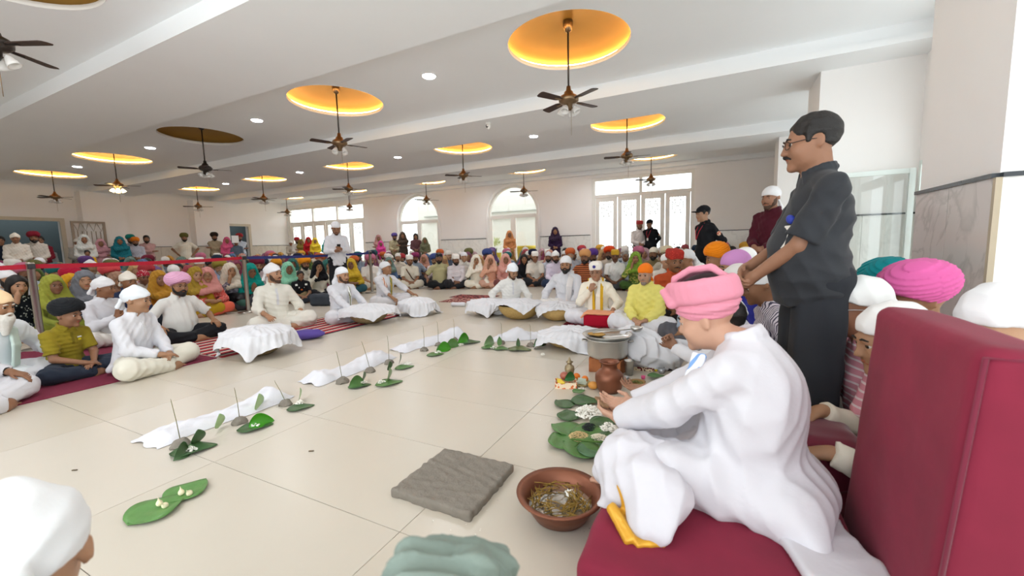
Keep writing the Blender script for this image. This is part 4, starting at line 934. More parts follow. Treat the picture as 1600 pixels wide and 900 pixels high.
w_ = MB().tube([(-.014, 0, 0), (.014, 0, 0)], .016, 14).build('wood_piece', wood_tan); w_.location = cpos(967, 679, .03); w_.rotation_euler = (0, .5, .4); tag(w_, 'small round piece of pale wood at the right of the grain plate', 'wood piece')
# copper water pot
lp = cpos(952, 611); lt = empty('copper_pot', lp, 0, 'round-bellied copper water pot with flared neck on the floor', 'pot')
MB().lathe([(0, .003), (.072, .003), (.088, .03), (.1, .09), (.098, .125), (.078, .15), (.058, .162), (.052, .185), (.054, .20), (.07, .215), (.072, .221), (.064, .221), (.049, .2), (.046, .18), (.05, .165), (.08, .14), (.09, .1), (.06, .02), (0, .015)], 44).build('pot_body', copper, lt)
MB().lathe([(0, .17), (.045, .17)], 28).build('pot_water', mat('pot_water', '5a4a34', .08, var=0), lt)
# steel cauldron on two bricks, with tray, ladle and bread
kp = cpos(949, 578); kt = empty('cooking_pot', (kp[0], kp[1], .115), 0, 'dented aluminium cooking pot standing on two bricks', 'pot')
MB().lathe([(0, 0), (.13, .0), (.155, .014), (.165, .04), (.165, .15), (.178, .158), (.18, .164), (.166, .164), (.158, .15), (.158, .04), (.12, .012), (0, .012)], 44).build('pot_body', steel_d, kt)
for a in (0.3, 3.44):
    c, s = math.cos(a), math.sin(a); MB().tube([(c*.165-s*.03, s*.165+c*.03, .135), (c*.205-s*.025, s*.205+c*.025, .14), (c*.205+s*.025, s*.205-c*.025, .14), (c*.165+s*.03, s*.165-c*.03, .135)], .006, 6).build('handle', steel_d, kt)
ty = empty('steel_tray', (kp[0], kp[1], .281), 0, 'round steel tray lying on top of the cooking pot', 'tray'); MB().lathe([(0, 0), (.175, 0), (.19, .022), (.205, .026), (.205, .03), (.188, .026), (.172, .005), (0, .004)], 44).build('tray', steel, ty)
ld_ = empty('ladle', (kp[0], kp[1], .317), .35, 'steel ladle resting across the tray on the cooking pot', 'ladle'); MB().tube([(-.12, 0, 0), (.0, 0, .012), (.2, 0, .03)], .005, 6).build('handle', steel, ld_); MB().lathe([(0, -.03), (.025, -.026), (.045, -.005), (.05, .015), (.047, .015), (.04, -.002), (.02, -.02), (0, -.024)], 24, (.235, 0, .035)).build('ladle_bowl', steel, ld_)
o = link('bread', sdf_mesh([el((0, 0, 0), (.075, .05, .012))], .008, folds(.006, 40, 3), name='bread'), mat('flat_bread', 'b98f4e', .8, var=.2, scale=20)); o.location = (kp[0]-.09, kp[1]+.0, .30); tag(o, 'brown flat bread on the steel tray', 'bread')
brickm = mat('brick', 'a8683f', .9, var=.2, scale=14, bump=.4, bscale=40)
for dx, lb in ((-.10, 'left'), (.10, 'right')):
    b = MB().box(-.05, .05, -.1, .1, 0, .114).build('brick', brickm, bevel=.006); b.location = (kp[0]+dx, kp[1], 0); b.rotation_euler = (0, 0, -.2*np.sign(dx)); tag(b, 'terracotta brick under the %s side of the cooking pot' % lb, 'brick')
for u, v, lb in ((983, 586, 'front'), (977, 577, 'back')):
    t = empty('steel_tumbler', cpos(u, v), 0, 'steel tumbler beside the cooking pot, %s one of the pair' % lb, 'tumbler'); MB().lathe([(0, .002), (.028, .002), (.04, .12), (.042, .122), (.038, .12), (.026, .01), (0, .01)], 28).build('cup', steel, t)
tb = empty('sweet_box_lid', cpos(1006, 577), .15, 'shallow dark red box with white lining near the tumbler', 'box'); MB().box(-.075, .075, -.045, .045, 0, .004).build('base', mat('box_lining', 'e8e8e8', .6), tb)
for a in ((-.075, .075, -.049, -.045), (-.075, .075, .045, .049), (-.079, -.075, -.049, .049), (.075, .079, -.049, .049)): MB().box(*a, 0, .03).build('side', patterned('box_print', '5a1a1e', 'd8c8a8', 'dots', 60, .5, .6), tb)
for i, (u, v, r, c, lb) in enumerate(((1005, 592, .018, 'd9568a', 'small pink powder cup'), (1025, 580, .014, 'e8d12e', 'small yellow lemon-like ball'), (1034, 583, .03, 'b9bcc0', 'small silver cup with crumpled foil'), (979, 594, .022, 'b9bcc0', 'small silver bowl behind the copper pot'))):
    o = empty('small_cup', cpos(u, v), 0, lb+' among the offerings', 'cup'); MB().lathe([(0, .001), (r*.7, .001), (r, r*1.3), (r*.92, r*1.3), (r*.6, .006), (0, .006)], 20).build('cup', mat('cup_'+c, c, .35, .6 if c[0] == 'b' else 0), o)
o = link('foil_packet', sdf_mesh([bx((0, 0, .04), (.045, .035, .04), .015)], .007, folds(.02, 60, 9), name='foil_packet'), patterned('foil_print', 'd8d8da', '3b2f30', 'blotch', 22, .55, .4), loc=cpos(1041, 578), rot=(0, 0, .5)); tag(o, 'crumpled printed plastic packet by the folded hands', 'packet')
# leaf bowl and dish near the extended hand
o = empty('leaf_bowl', cpos(996, 603), 0, 'shallow brown bowl of greens behind the copper pot', 'bowl'); MB().lathe([(0, .002), (.035, .002), (.06, .035), (.056, .035), (.03, .008), (0, .008)], 28).build('bowl', mat('bowl_brown', '9b7a4a', .5), o); petals('greens', (0, 0, .02), 40, .045, .015, '6b7038', 50, .012, parent=o)
# printed box with fruit and a small brass pitcher
bxp = cpos(884, 604); ob = empty('fruit_box', bxp, .35, 'orange printed cardboard box holding fruit', 'box'); pr = patterned('orange_print', 'd9733f', 'f0dcc0', 'dots', 38, .42, .6)
MB().box(-.075, .075, -.05, .05, 0, .004).build('base', pr, ob)
for a in ((-.075, .075, -.054, -.05), (-.075, .075, .05, .054), (-.079, -.075, -.054, .054), (.075, .079, -.054, .054)): MB().box(*a, 0, .045).build('side', pr, ob)
def fruit(name, prims, m, u, v, z, lb, cat, rz=0.0):
    o = link(name, sdf_mesh(prims, .005, name=name), m); o.location = cpos(u, v, z); o.rotation_euler = (0, 0, rz); tag(o, lb, cat)
bz = .05
fruit('banana', [rc((-.05, 0, 0), (-.01, .012, 0), .01, .016), rc((-.01, .012, 0), (.05, 0, 0), .016, .008)], mat('banana_yellow', 'd9b93a', .5, var=.15), 876, 595, bz, 'yellow banana in the orange box', 'banana', 2.4)
fruit('apple', [el((0, 0, 0), (.034, .034, .031)), sub(el((0, 0, .035), (.012, .012, .012)))], mat('apple_red', 'a8604c', .35, var=.25, scale=20), 882, 587, bz+.02, 'reddish apple in the orange box', 'apple')
fruit('orange', [el((0, 0, 0), (.028, .028, .026))], mat('orange_peel', 'e07a22', .5, bump=.2, bscale=200), 901, 588, .026, 'orange behind the fruit box', 'orange'); fruit('orange', [el((0, 0, 0), (.026, .026, .025))], mat('orange_peel', 'e07a22', .5), 914, 592, .025, 'orange to the right of the fruit box', 'orange'); fruit('mango', [el((0, 0, 0), (.04, .03, .028))], mat('mango_skin', 'c98a3c', .5, var=.2), 927, 602, .028, 'yellow mango touching the copper pot', 'mango')
o = leaf(890, 593, .11, 1.1, 'cup', '2f6a34', 'glossy dark green rolled leaf in the fruit box', z=.05)
kl = empty('brass_pitcher', cpos(890, 588, .0), 0, 'small ornate brass pitcher standing behind the fruit box', 'pitcher'); MB().lathe([(0, .0), (.03, .0), (.034, .03), (.04, .06), (.036, .085), (.02, .095), (.018, .11), (.03, .12), (.012, .13), (.008, .145), (.002, .16), (0, .16)], 26).build('body', mat('aged_brass', '9a8a6c', .4, .6, var=.25, scale=30), kl)
rp_ = empty('bamboo_dish', cpos(908, 601), 0, 'round cane dish of petals beside the fruit box', 'dish'); MB().lathe([(0, .003), (.06, .003), (.075, .02), (.07, .02), (.055, .009), (0, .009)], 28).build('dish', mat('cane', 'a89a6c', .8, var=.2, scale=50), rp_); petals('petals', (0, 0, .012), 50, .045, .015, seed=61, sc=.01, parent=rp_)
o = MB().box(-.03, .03, -.004, .004, 0, .05).build('currency_note', mat('note_paper', 'bcc8b8', .8, var=.15, scale=60)); o.location = cpos(909, 600, .02); o.rotation_euler = (.3, .1, .2); tag(o, 'folded pale paper note standing in the cane dish', 'paper')
# ------------------------------------------------------------------ baskets and bundles under white cloth
cane = mat('cane_basket', 'b0935a', .8, var=.25, scale=40, bump=.7, bscale=60); cane_d = mat('cane_basket_dark', '8f7c58', .85, var=.3, scale=40, bump=.7, bscale=60)
def basket(u, v, r, hgt, m, label, tilt=0.0, rz=0.0):
    b = empty('cane_basket', cpos(u, v), rz, label, 'basket', 'cane baskets of offerings'); b.rotation_euler = (tilt, 0, rz); prof = [(0, .004)]
    n = 14
    for i in range(n+1): t = i/n; prof.append((r*(.42+.58*math.sin(t*math.pi/2)**.8)+.005*(i % 2), hgt*t**1.25+.004))
    prof += [(r*.97, hgt), (r*.8, hgt*.4), (r*.4, .02), (0, .02)]
    MB().lathe(prof, 40).build('basket_body', m, b); MB().lathe([(r+.012*math.cos(a), hgt+.012*math.sin(a)) for a in np.linspace(0, 6.283, 9)], 40).build('basket_rim', m, b); return b
def draped(u, v, r, hb, a, seed, label, rz=0.0, sx=1.0, sy=1.0, dome=.05, m=None, off=(0, 0), gather=.5):
    """square cloth lying over a basket: flat over the rim, hanging in folds to the floor"""
    hb += .026; r += .026; rg = np.random.RandomState(seed); ph = rg.uniform(0, 6.28, 8); nt, nl = 120, 34; vs = [(0, 0, hb+dome)]; fs = []
    for i in range(nt):
        t = 2*math.pi*i/nt; c, q = math.cos(t+.4), math.sin(t+.4); e = a/max(abs(c), abs(q))**.8*(1+.05*math.sin(3*t+ph[0]))
        wv = .5*math.sin(7*t+ph[1])+.35*math.sin(11*t+ph[2])+.25*math.sin(17*t+ph[3])
        for k in range(1, nl+1):
            l = e*k/nl
            if l < r: R = l; z = hb+dome*(1-(l/r)**2)+.012*math.sin(9*l/r+3*t+ph[4])*math.sin(4*t+ph[5])*(l/r)
            else:
                mm = l-r; z = hb-mm*.93; R = r+mm*.22+wv*mm*.26*gather*1.6
                if z < .006: R += (.006-z)*.8; z = .006+.004*abs(math.sin(9*t+k))
            cr = .006*math.sin(31*t+14*l+ph[6])*min(1, l/r)+.005*math.sin(40*l+5*math.sin(3*t)+ph[7])
            vs.append(((R+cr)*math.cos(t)*sx+off[0], (R+cr)*math.sin(t)*sy+off[1], max(z+cr*.8, .005)))
    for i in range(nt):
        j2 = (i+1) % nt; fs.append((0, 1+i*nl, 1+j2*nl))
        for k in range(nl-1): fs.append((1+i*nl+k, 1+i*nl+k+1, 1+j2*nl+k+1, 1+j2*nl+k))
    o = link('white_cloth', mesh_from(vs, fs, True, 'white_cloth'), m or gauze, loc=cpos(u, v), rot=(0, 0, rz)); return tag(o, label, 'cloth', 'white cloths over baskets')
def bundle(u, v, prims, seed, label, amp=.03, h=.013, rz=0.0, m=None, freq=26):
    p = cpos(u, v); o = link('white_sack', sdf_mesh(prims, h, folds(amp, freq, seed), name='white_sack'), m or gauze, loc=p, rot=(0, 0, rz)); return tag(o, label, 'sack')
basket(405, 553, .25, .2, cane_d, 'cane basket hidden under the white cloth nearest the striped mat'); draped(405, 553, .27, .22, .42, 3, 'white cloth heaped over a basket before the man in cream kurta', .35, 1.15, 1.0, .05)
basket(577, 504, .27, .17, cane_d, 'cane basket under white cloth before the man with the open stole'); draped(577, 504, .29, .18, .37, 5, 'white cloth over a basket before the man with the open stole', .5, 1.25, 1.0, .07)
basket(652, 491, .22, .15, cane, 'cane basket under white cloth by the patterned mat'); draped(652, 491, .24, .17, .40, 8, 'white cloth peaked over a basket by the patterned mat', .4, 1.1, 1.0, .08)
basket(763, 491, .26, .16, cane_d, 'cane basket at the left end of the row under white cloth'); draped(763, 491, .28, .17, .40, 12, 'white cloth over the left basket of the row', .1, 1.05, 1.0, .05)
basket(812, 497, .30, .19, cane, 'round woven cane basket, middle of the row of three'); draped(812, 497, .30, .20, .335, 13, 'white cloth over the middle basket of the row', .2, 1.05, 1.0, .06)
basket(873, 499, .28, .17, mat('cane_basket_pale', 'c0a066', .8, var=.15, scale=30, bump=.4, bscale=60), 'smooth pale cane basket, right of the row of three'); draped(873, 499, .28, .18, .34, 14, 'white cloth over the right basket of the row', .6, 1.05, 1.0, .05)
basket(892, 541, .27, .12, cane, 'cane basket under white cloth left of the cooking pot'); draped(892, 541, .28, .12, .37, 15, 'thin white cloth over the basket left of the cooking pot', .3, 1.1, 1.0, .06)
bundle(1003, 572, [el((0, 0, .14), (.2, .16, .15), k=.02), el((-.12, .05, .2), (.12, .12, .13), k=.08), el((.16, -.02, .1), (.15, .13, .1), k=.06), pl((0, 0, .002), (0, 0, -1))], 17, 'bulging white sack behind the steel tumblers', rz=.2, amp=.05, freq=60, h=.011)
# red bag with orange cloth on it, purple bag, black bag
def lump(name, u, v, prims, m, label, cat, rz=0.0, amp=.01, h=.012, z=0.0): o = link(name, sdf_mesh(prims, h, folds(amp, 30, len(label)), name=name), m, loc=cpos(u, v, z), rot=(0, 0, rz)); return tag(o, label, cat)
lump('red_bag', 934, 509, [bx((0, 0, .08), (.17, .1, .08), .03)], cloth('b01530'), 'squat red cloth bag before the man resting his chin', 'bag', .1); lump('orange_cloth', 934, 509, [bx((.02, 0, .172), (.18, .12, .014), .012), rc((-.15, -.1, .165), (-.19, -.13, .12), .015, .01)], cloth('e8a077'), 'folded orange cloth lying on the red bag', 'cloth', .1)
lump('purple_bag', 478, 529, [el((0, 0, .05), (.22, .14, .055)), rc((-.15, -.05, .06), (.15, -.02, .08), .03)], cloth('5a4a96'), 'purple cloth bag on the floor by the cream pajama knee', 'bag', .6); lump('black_bag', 372, 484, [bx((0, 0, .15), (.2, .13, .15), .07)], mat('black_plastic', '16161a', .35, var=.2), 'shiny black plastic bag beside the barrier post', 'bag', .3, .02)
lump('grey_backpack', 508, 477, [bx((0, 0, .11), (.24, .13, .11), .06)], cloth('3b4048'), 'charcoal bag lying in front of the child in black', 'bag', .4, .015)
# ------------------------------------------------------------------ carpets and mats
def mat_rug(name, pts, m, label, th=.008):
    P = [at_z(*q)[:2] if not isinstance(q[0], float) else q for q in pts]; o = MB().prism([tuple(p) for p in P], .001, th).build(name, m); return tag(o, label, 'mat')
carpet = mat('maroon_carpet', '77203a', .95, var=.14, scale=30, bump=.5, bscale=220)
mat_rug('carpet', [(-4.45, .2), (-4.45, 2.24), (-6.9, 2.24), (-6.9, .2)], carpet, 'maroon carpet under the seated men at the left edge')
dur = patterned('durry_stripe', 'a83038', '1d2036', 'stripe', 6.5, .45, .95, 0, 'd8c2b4'); dur2 = patterned('durry_weave', '6a2028', 'c89a8c', 'blotch', 26, .55, .95)
def rug_quad(name, x0, x1, y0, y1, rz, m, label):
    o = MB().prism([(-(x1-x0)/2, -(y1-y0)/2), ((x1-x0)/2, -(y1-y0)/2), ((x1-x0)/2, (y1-y0)/2), (-(x1-x0)/2, (y1-y0)/2)], 0, .007).build(name, m, loc=((x0+x1)/2, (y0+y1)/2, .001), rot=(0, 0, rz)); return tag(o, label, 'mat')
rug_quad('striped_mat', -5.75, -4.42, 2.27, 3.25, -.0, dur, 'striped red and navy mat beside the maroon carpet'); rug_quad('striped_mat', -5.45, -4.35, 3.35, 4.85, .02, dur, 'striped red and black mat between the seated men in cream and white')
rug_quad('woven_mat', -4.75, -3.6, 6.35, 6.95, .05, dur2, 'dark red patterned mat spread before the front row'); rug_quad('woven_mat', -4.95, -4.0, 6.98, 7.45, .05, patterned('durry_weave_b', 'b86a64', '4a1c26', 'blotch', 18, .5, .95), 'pinkish patterned mat behind the dark red one')
rug_quad('woven_mat', -1.75, -.75, 4.75, 5.35, .05, patterned('durry_red', '8f1f2c', '501420', 'blotch', 20, .5, .95), 'red patterned mat under the men by the red bag')
rug_quad('woven_mat', .3, 1.2, 1.95, 6.5, 0, patterned('durry_grey', '7a3038', 'c8beb4', 'blotch', 18, .55, .95), 'red and cream patterned carpet under the guests by the pillar')
# rolled napkin on the mat
lump('rolled_napkin', 716, 479, [rc((-.1, 0, .04), (.1, .02, .04), .035)], whitecloth, 'rolled white napkin on the dark red patterned mat', 'napkin', .2)
# ------------------------------------------------------------------ barrier posts and belts
chrome = mat('brushed_steel', 'a9a49c', .3, .9, var=.08, scale=10)
posts = [(-7.30, 4.25, 'barrier post between the red and blue belts'), (-7.35, 7.2, 'barrier post at the end of the blue belt'), (-6.95, 1.70, 'barrier post at the left behind the boy in olive'), (-7.1, -.6, 'barrier post beyond the left edge')]
for x, y, lb in posts:
    s = empty('barrier_post', (x, y, 0), 0, 'brushed steel '+lb, 'barrier post', 'barrier posts'); MB().lathe([(0, .0), (.16, 0), (.165, .012), (.05, .03), (.035, .04), (0, .04)], 28).build('base', chrome, s); MB().lathe([(.032, .03), (.032, .93), (.036, .935), (.036, .99), (.03, 1.0), (0, 1.0)], 20).build('pole', chrome, s); MB().box(-.045, .045, -.03, .03, .925, .985).build('belt_head', mat('belt_head', '2a2a2e', .5), s, bevel=.006)
def belt(a, b, z, m, label, sag):
    A, B = np.array([*a, z]), np.array([*b, z]); n = 16; vs = []; fs = []
    d = unit(B-A); s = np.array([-d[1], d[0], 0])*.001
    for i in range(n+1):
        t = i/n; p = A+(B-A)*t-np.array([0, 0, sag*4*t*(1-t)]); vs += [p+s-np.array([0, 0, .025]), p+s+np.array([0, 0, .025]), p-s+np.array([0, 0, .025]), p-s-np.array([0, 0, .025])]
    for i in range(n):
        for k in range(4): fs.append((4*i+k, 4*i+(k+1) % 4, 4*i+4+(k+1) % 4, 4*i+4+k))
    o = link('barrier_belt', mesh_from(vs, fs, False, 'barrier_belt'), m); tag(o, label, 'barrier belt')
redb = mat('red_webbing', 'b3152f', .7, var=.05); blueb = mat('blue_webbing', '2b3170', .7, var=.05)
belt(posts[3][:2], posts[2][:2], .955, redb, 'red barrier belt at the far left edge', .02); belt(posts[2][:2], posts[0][:2], .955, redb, 'long red barrier belt in front of the seated women', .02); belt(posts[0][:2], posts[1][:2], .955, blueb, 'blue barrier belt behind the standing man in white', .02)
# crumbs on the floor
for i, (u, v, lb) in enumerate(((486, 706, 'right'), (116, 736, 'left'))):
    lump('leaf_scrap', u, v, [rc((-.012, 0, .004), (.012, .004, .004), .004)], mat('scrap_brown', '5a4a34', .9), 'tiny dry brown leaf scrap on the tiles, %s one' % lb, 'leaf scrap', .4, .0, .004)

pc = empty('paper_cup', cpos(713, 451), 0, 'small white paper cup on the floor before the front row', 'cup'); MB().lathe([(0, .001), (.026, .001), (.036, .095), (.038, .097), (.034, .095), (.024, .006), (0, .006)], 20).build('cup', mat('paper_white', 'f2f2f2', .7), pc)
for i, (u, v, n, r) in enumerate(((720, 818, 16, .12), (905, 790, 22, .16), (850, 660, 12, .05), (760, 770, 10, .1))): petals('crumbs', cpos(u, v, 0), n, r, .002, ['f0ede4', '3a3430', 'f0ede4', '4a4238'][i], 80+i, .0035, ['white crumbs scattered by the mud slab', 'dark crumbs scattered between basin and chair', 'white petals scattered left of the leaf plate', 'dark crumbs beside the mud slab'][i])

# seen through the right arched window: a yellow tub and a leafy plant
q = at_y(823, 385, 14.9); yt = empty('yellow_tub', (q[0], 14.9, 0), 0, 'yellow plastic tub outside the right arched window', 'tub'); MB().lathe([(0, 0), (.34, 0), (.4, .95), (.43, .96), (.43, 1.02), (.39, 1.02), (.33, .05), (0, .05)], 32).build('tub_body', mat('yellow_plastic', 'd8bf2e', .45, var=.05), yt)
q = at_y(775, 380, 14.95); pt = empty('potted_plant', (q[0], 14.95, 0), 0, 'pale leafy plant in a yellow pot outside the right arched window', 'plant'); MB().lathe([(0, 0), (.16, 0), (.22, .75), (.24, .76), (.21, .76), (.15, .04), (0, .04)], 28).build('pot', MATS['yellow_plastic'], pt)
MB().tube([(0, 0, .6), (.02, 0, .95)], .02, 6).build('stem', mat('plant_stem', '6a7a3a', .7), pt); random.seed(5); lm = MB()
for i in range(70):
    a = random.uniform(0, 6.28); e = random.uniform(-.4, 1.3); r = random.uniform(.08, .3); c = np.array([r*math.cos(a)*math.cos(e), r*math.sin(a)*math.cos(e), 1.1+r*math.sin(e)]); d = unit(c-np.array([0, 0, 1.0]))*.09; w = unit(np.cross(d, (0, 0, 1)))*.035
    lm.add([c-d, c+w, c+d, c-w, c+np.array([0, 0, .012])], [(0, 1, 4), (1, 2, 4), (2, 3, 4), (3, 0, 4), (3, 2, 1, 0)])
tag(lm.build('foliage', mat('plant_leaf', 'c9cf9a', .6, var=.2), pt), kind='stuff')
# ------------------------------------------------------------------ who sits and stands where
def cam_face(p, off=0.0): return math.atan2(-p[0], p[1])+off       # turned to the camera, then off (+ = towards the right of the view)
def place_head(F, u, v, s, face=None, off=0.0):
    """floor spot at which the figure's head comes to the line of sight (u, v)"""
    hx, hy, hz = F['HM'][:3, 3]; t = at_z(u, v, hz*s); f = cam_face(t, off) if face is None else face
    o = rotz(f)@np.array([hx, hy, 0])*s; return (t[0]-o[0], t[1]-o[1], 0.0), f
LAP = dict(lh=((.06, -.31, .17), (-.8, -.5, -.15), (0, .1, -1), .35), rh=((-.05, -.32, .19), (.8, -.5, -.15), (0, .1, -1), .35))
KNEE = dict(lh=((.30, -.24, .245), (.1, -.9, -.4), (0, 0, -1), .4), rh=((-.30, -.24, .245), (-.1, -.9, -.4), (0, 0, -1), .4))
PRAY = dict(lh=((.022, -.27, .36), (-.08, -.25, 1), (-1, 0, 0), .06), rh=((-.022, -.27, .36), (.08, -.25, 1), (1, 0, 0), .06), thumbL=1, thumbR=-1)
CHIN = dict(lh=((.22, -.3, .19), (-.5, -.8, -.1), (0, 0, -1), .4), rh=((-.07, -.245, .53), (.25, .1, 1), (.2, 1, .2), 1.2))
KNEEUP = dict(lh=((.10, -.36, .27), (-.9, -.3, -.1), (0, .5, -1), .5), rh=((-.10, -.37, .29), (.9, -.3, -.1), (0, .5, -1), .5))
W = cloth('d2d2d7'); CREAM = cloth('d6d2c4'); OFFW = cloth('d8d4ce'); NAVY = cloth('2c3340'); BLACK = cloth('1f2024'); KHAKI = cloth('a79a78')
def wrap(key='wrap', c='e2e2e4'): return ('head_cloth', key, cloth(c))
def turb(c, key='turban'): return ('turban', key, cloth(c))

# ---- front of the ring, left side -------------------------------------------------
F = fig('L4', dict(LAP, lean=.10, head=(.35, .12, 0), twist=.05), dict(collar='band', loose=.02), dict(loose=.03), .0102, True, 11)
p, f = place_head(F, 214, 469, .87, off=.75)
o = person(F, p, f, 'young man in white kurta pajama with thin grey-white head cloth on maroon carpet', None, .87, 'ad7b58', ('kurta', W), ('pajama', CREAM), [wrap('wrap', 'd9dde2')])
placket(o, F, cloth('cfcfd2'), 0.33, 0.55)
F = fig('L2', dict(LAP, lean=.14, head=(.35, .12, 0), hs=1.16), dict(sleeve='half', collar='shirt', hem='shirt', loose=.014), dict(loose=.02), .0102, True, 12)
p, f = place_head(F, 106, 492, .74, off=.55)
o = person(F, p, f, 'boy in olive polo shirt, navy trousers and black turban', None, .74, '9a6848', ('polo_shirt', cloth('8a7a22')), ('trousers', NAVY), [turb('1d1f22', 'turban_round')])
placket(o, F, mat('print_white', 'e6e6e0', .7), .462, .478, .026, .075, 'chest_print'); placket(o, F, mat('print_yellow', 'd8c81e', .7), .432, .455, .018, .072, 'chest_print'); placket(o, F, cloth('74661a'), .40, .54, .012)
F = fig('L3', dict(PRAY, lean=.12, head=(.45, .12, 0)), dict(collar='shirt', hem='shirt', sleeve='long'), dict(), .0105, True, 13)
p, f = place_head(F, 163, 450, .9, off=.6)
o3 = person(F, p, f, 'man in white shirt and white head cloth with palms pressed together', None, .9, '94603f', ('shirt', W), ('trousers', OFFW), [wrap()])
F = fig('L5', dict(KNEE, lean=.1, head=(.15, .1, 0), fat=.9), dict(sleeve='half', collar='shirt', hem='shirt'), dict(), .0105, True, 14)
p, f = place_head(F, 279, 446, .9, off=.35)
person(F, p, f, 'bearded man in white polo shirt and pale pink turban', None, .9, 'a8744f', ('polo_shirt', cloth('dad9d4')), ('trousers', BLACK), [turb('dba6c4'), ('spectacles', 'glasses', mat('thin_frames', '6a5a50', .3, .8))], beard='beard')
KW = dict(lh=((.27, -.2, .16), (.2, -.9, -.35), (0, 0, -1), .4), rh=((-.22, -.36, .22), (-.1, -.95, -.1), (0, 0, -1), .35))
F = fig('L6', dict(KW, lean=.05, head=(.45, .0, 0)), dict(collar='band', sleeve='roll', loose=.022), dict(loose=.03), .0105, True, 15)
p, f = place_head(F, 427, 428, .99, off=.35)
o = person(F, p, f, 'young man in cream kurta and white head cloth behind the heaped white cloth', None, .99, 'b98560', ('kurta', cloth('dedbd0')), ('pajama', cloth('dcd9cf')), [wrap()], beard='stubble')
placket(o, F, cloth('cfcfd2'), 0.33, 0.56)
RS = dict(rh=((-.10, -.42, .2), (.1, -.95, -.3), (0, 0, -1), .5), lh=((.24, -.34, .22), (.1, -.9, -.3), (0, 0, -1), .45))
F = fig('L7', dict(RS, lean=.08, head=(.2, .1, 0)), dict(collar='band', loose=.024), dict(loose=.04, fill=True), .0105, True, 16)
p, f = place_head(F, 535, 430, .9, off=.55)
o7 = person(F, p, f, 'young man in white robe with open stole, eyes lowered, behind a covered basket', None, .9, 'b98560', ('kurta', W), ('dhoti', W), [wrap('wrap_tail', 'e6e9ee')], beard='stubble')
F = fig('L8', dict(rh=((-.02, -.44, .12), (.1, -.9, -.35), (0, 0, -1), .5), lh=((.42, -.34, .2), (.5, -.8, -.2), (0, 0, -1), .3), lean=.14, head=(.65, -.05, 0)), dict(collar='band', sleeve='roll', loose=.022), dict(loose=.035), .0105, True, 17)
p, f = place_head(F, 603, 419, .92, off=.45)
o8 = person(F, p, f, 'young man in white with green and orange stole, looking up to the right', None, .92, 'a8744f', ('kurta', W), ('dhoti', W), [wrap('wrap_tail', 'dfe2e6')])
# stoles: two bands down the chest
def stole(o, F, s0, m, w=.035, sides=(1, -1), drop=.36):
    J = F['J']; u = J['u']; R = J['Rt']
    for sg in sides:
        pts = [J['nb']+R@V(sg*.03, .085, .03), J['nb']+R@V(sg*.085, .02, .025), J['nb']+R@V(sg*.082, -.09, -.05), J['nb']+R@V(sg*.06, -.165, -.18), J['nb']+R@V(sg*.05, -.175, -.18-drop*.5)]
        pr = [bx((a+b)/2, (.012, w, np.linalg.norm(b-a)/2+.012), .006, np.stack([unit(np.cross(unit(b-a), np.cross(V(sg*.6, -1, .3), unit(b-a)))), unit(np.cross(V(sg*.6, -1, .3), unit(b-a))), unit(b-a)], 1), k=.01) for a, b in zip(pts, pts[1:])]
        link('stole', sdf_mesh(pr, .009, name='stole'), m[0] if sg > 0 else m[-1], o)
stole(o7, F if False else FIG['L7'], 1, [patterned('stole_olive', '6b6a3a', 'e8e8e4', 'stripe', 26, .35, .8, 0)], .022, (1,))
stole(o8, FIG['L8'], 1, [patterned('stole_green', '6d7a3e', 'c9a24a', 'stripe', 40, .6, .8, 0), patterned('stole_orange', 'b5602c', 'e8e4dc', 'stripe', 34, .55, .8, 0)], .024)
# old man and a cropped neighbour at the left edge
F = fig('L1', dict(KNEE, lean=.18, head=(.3, .2, 0)), dict(collar='band', loose=.025), dict(loose=.03), .0105, True, 18)
p, f = place_head(F, -6, 478, .92, off=.55)
o = person(F, p, f, 'old man with long white beard in white kurta at the left edge', None, .92, 'a8744f', ('kurta', cloth('e3e8ec')), ('pajama', W), [wrap('wrap', 'e9c9a0')], beard='beard_long', hairm=WHITEH())
stole(o, F, 1, [cloth('c3d4cc')], .045, (1,))
F = fig('L0', dict(KNEE, lean=.2, head=(.2, .3, 0)), dict(collar='band', loose=.025), dict(loose=.03), .0105, True, 19)
q = at_z(-100, 660); o = person(F, (q[0]-.05, q[1], 0), cam_face(q, .9), 'man in white at the left border, only knee and hand in view', None, .92, '9a6848', ('kurta', W), ('pajama', W), [wrap()])
MB().lathe([(.033+.006*math.cos(a), .011*math.sin(a)) for a in np.linspace(0, 6.283, 9)], 20).build('wristwatch', mat('watch_black', '26221f', .4), o, matrix=Matrix.Translation(tuple(F['J']['wL']+.02*unit(F['J']['eL']-F['J']['wL'])))@Vector(tuple(F['J']['eL']-F['J']['wL'])).to_track_quat('Z', 'Y').to_matrix().to_4x4())

# ---- front of the ring, centre ----------------------------------------------------
F = fig('C1', dict(lh=((.22, -.33, .2), (.2, -.9, -.3), (0, 0, -1), .4), rh=((-.30, .02, .1), (-.3, -.5, -.8), (0, .3, -1), .3), lean=.12, head=(.3, .45, 0)), dict(collar='band', loose=.02), dict(loose=.03), .011, True, 21)
p, f = place_head(F, 801, 424, .88, off=.25)
o = person(F, p, f, 'young man in white kurta and white cap looking down at the baskets', None, .88, 'ad7b58', ('kurta', cloth('dddcd8')), ('dhoti', W), [wrap('wrap', 'e8edf2')], beard='stubble')
placket(o, F, cloth('cfcfd2'), 0.33, 0.55)
F = fig('C2', dict(rh=((-.32, -.26, .19), (-.2, -.9, -.4), (0, 0, -1), .3), lh=((.14, -.36, .17), (0, -.9, -.4), (0, 0, -1), .4), lean=.06, head=(-.05, .08, 0)), dict(collar='band', loose=.02), dict(loose=.03), .011, True, 22)
p, f = place_head(F, 884, 413, .98, off=-.12)
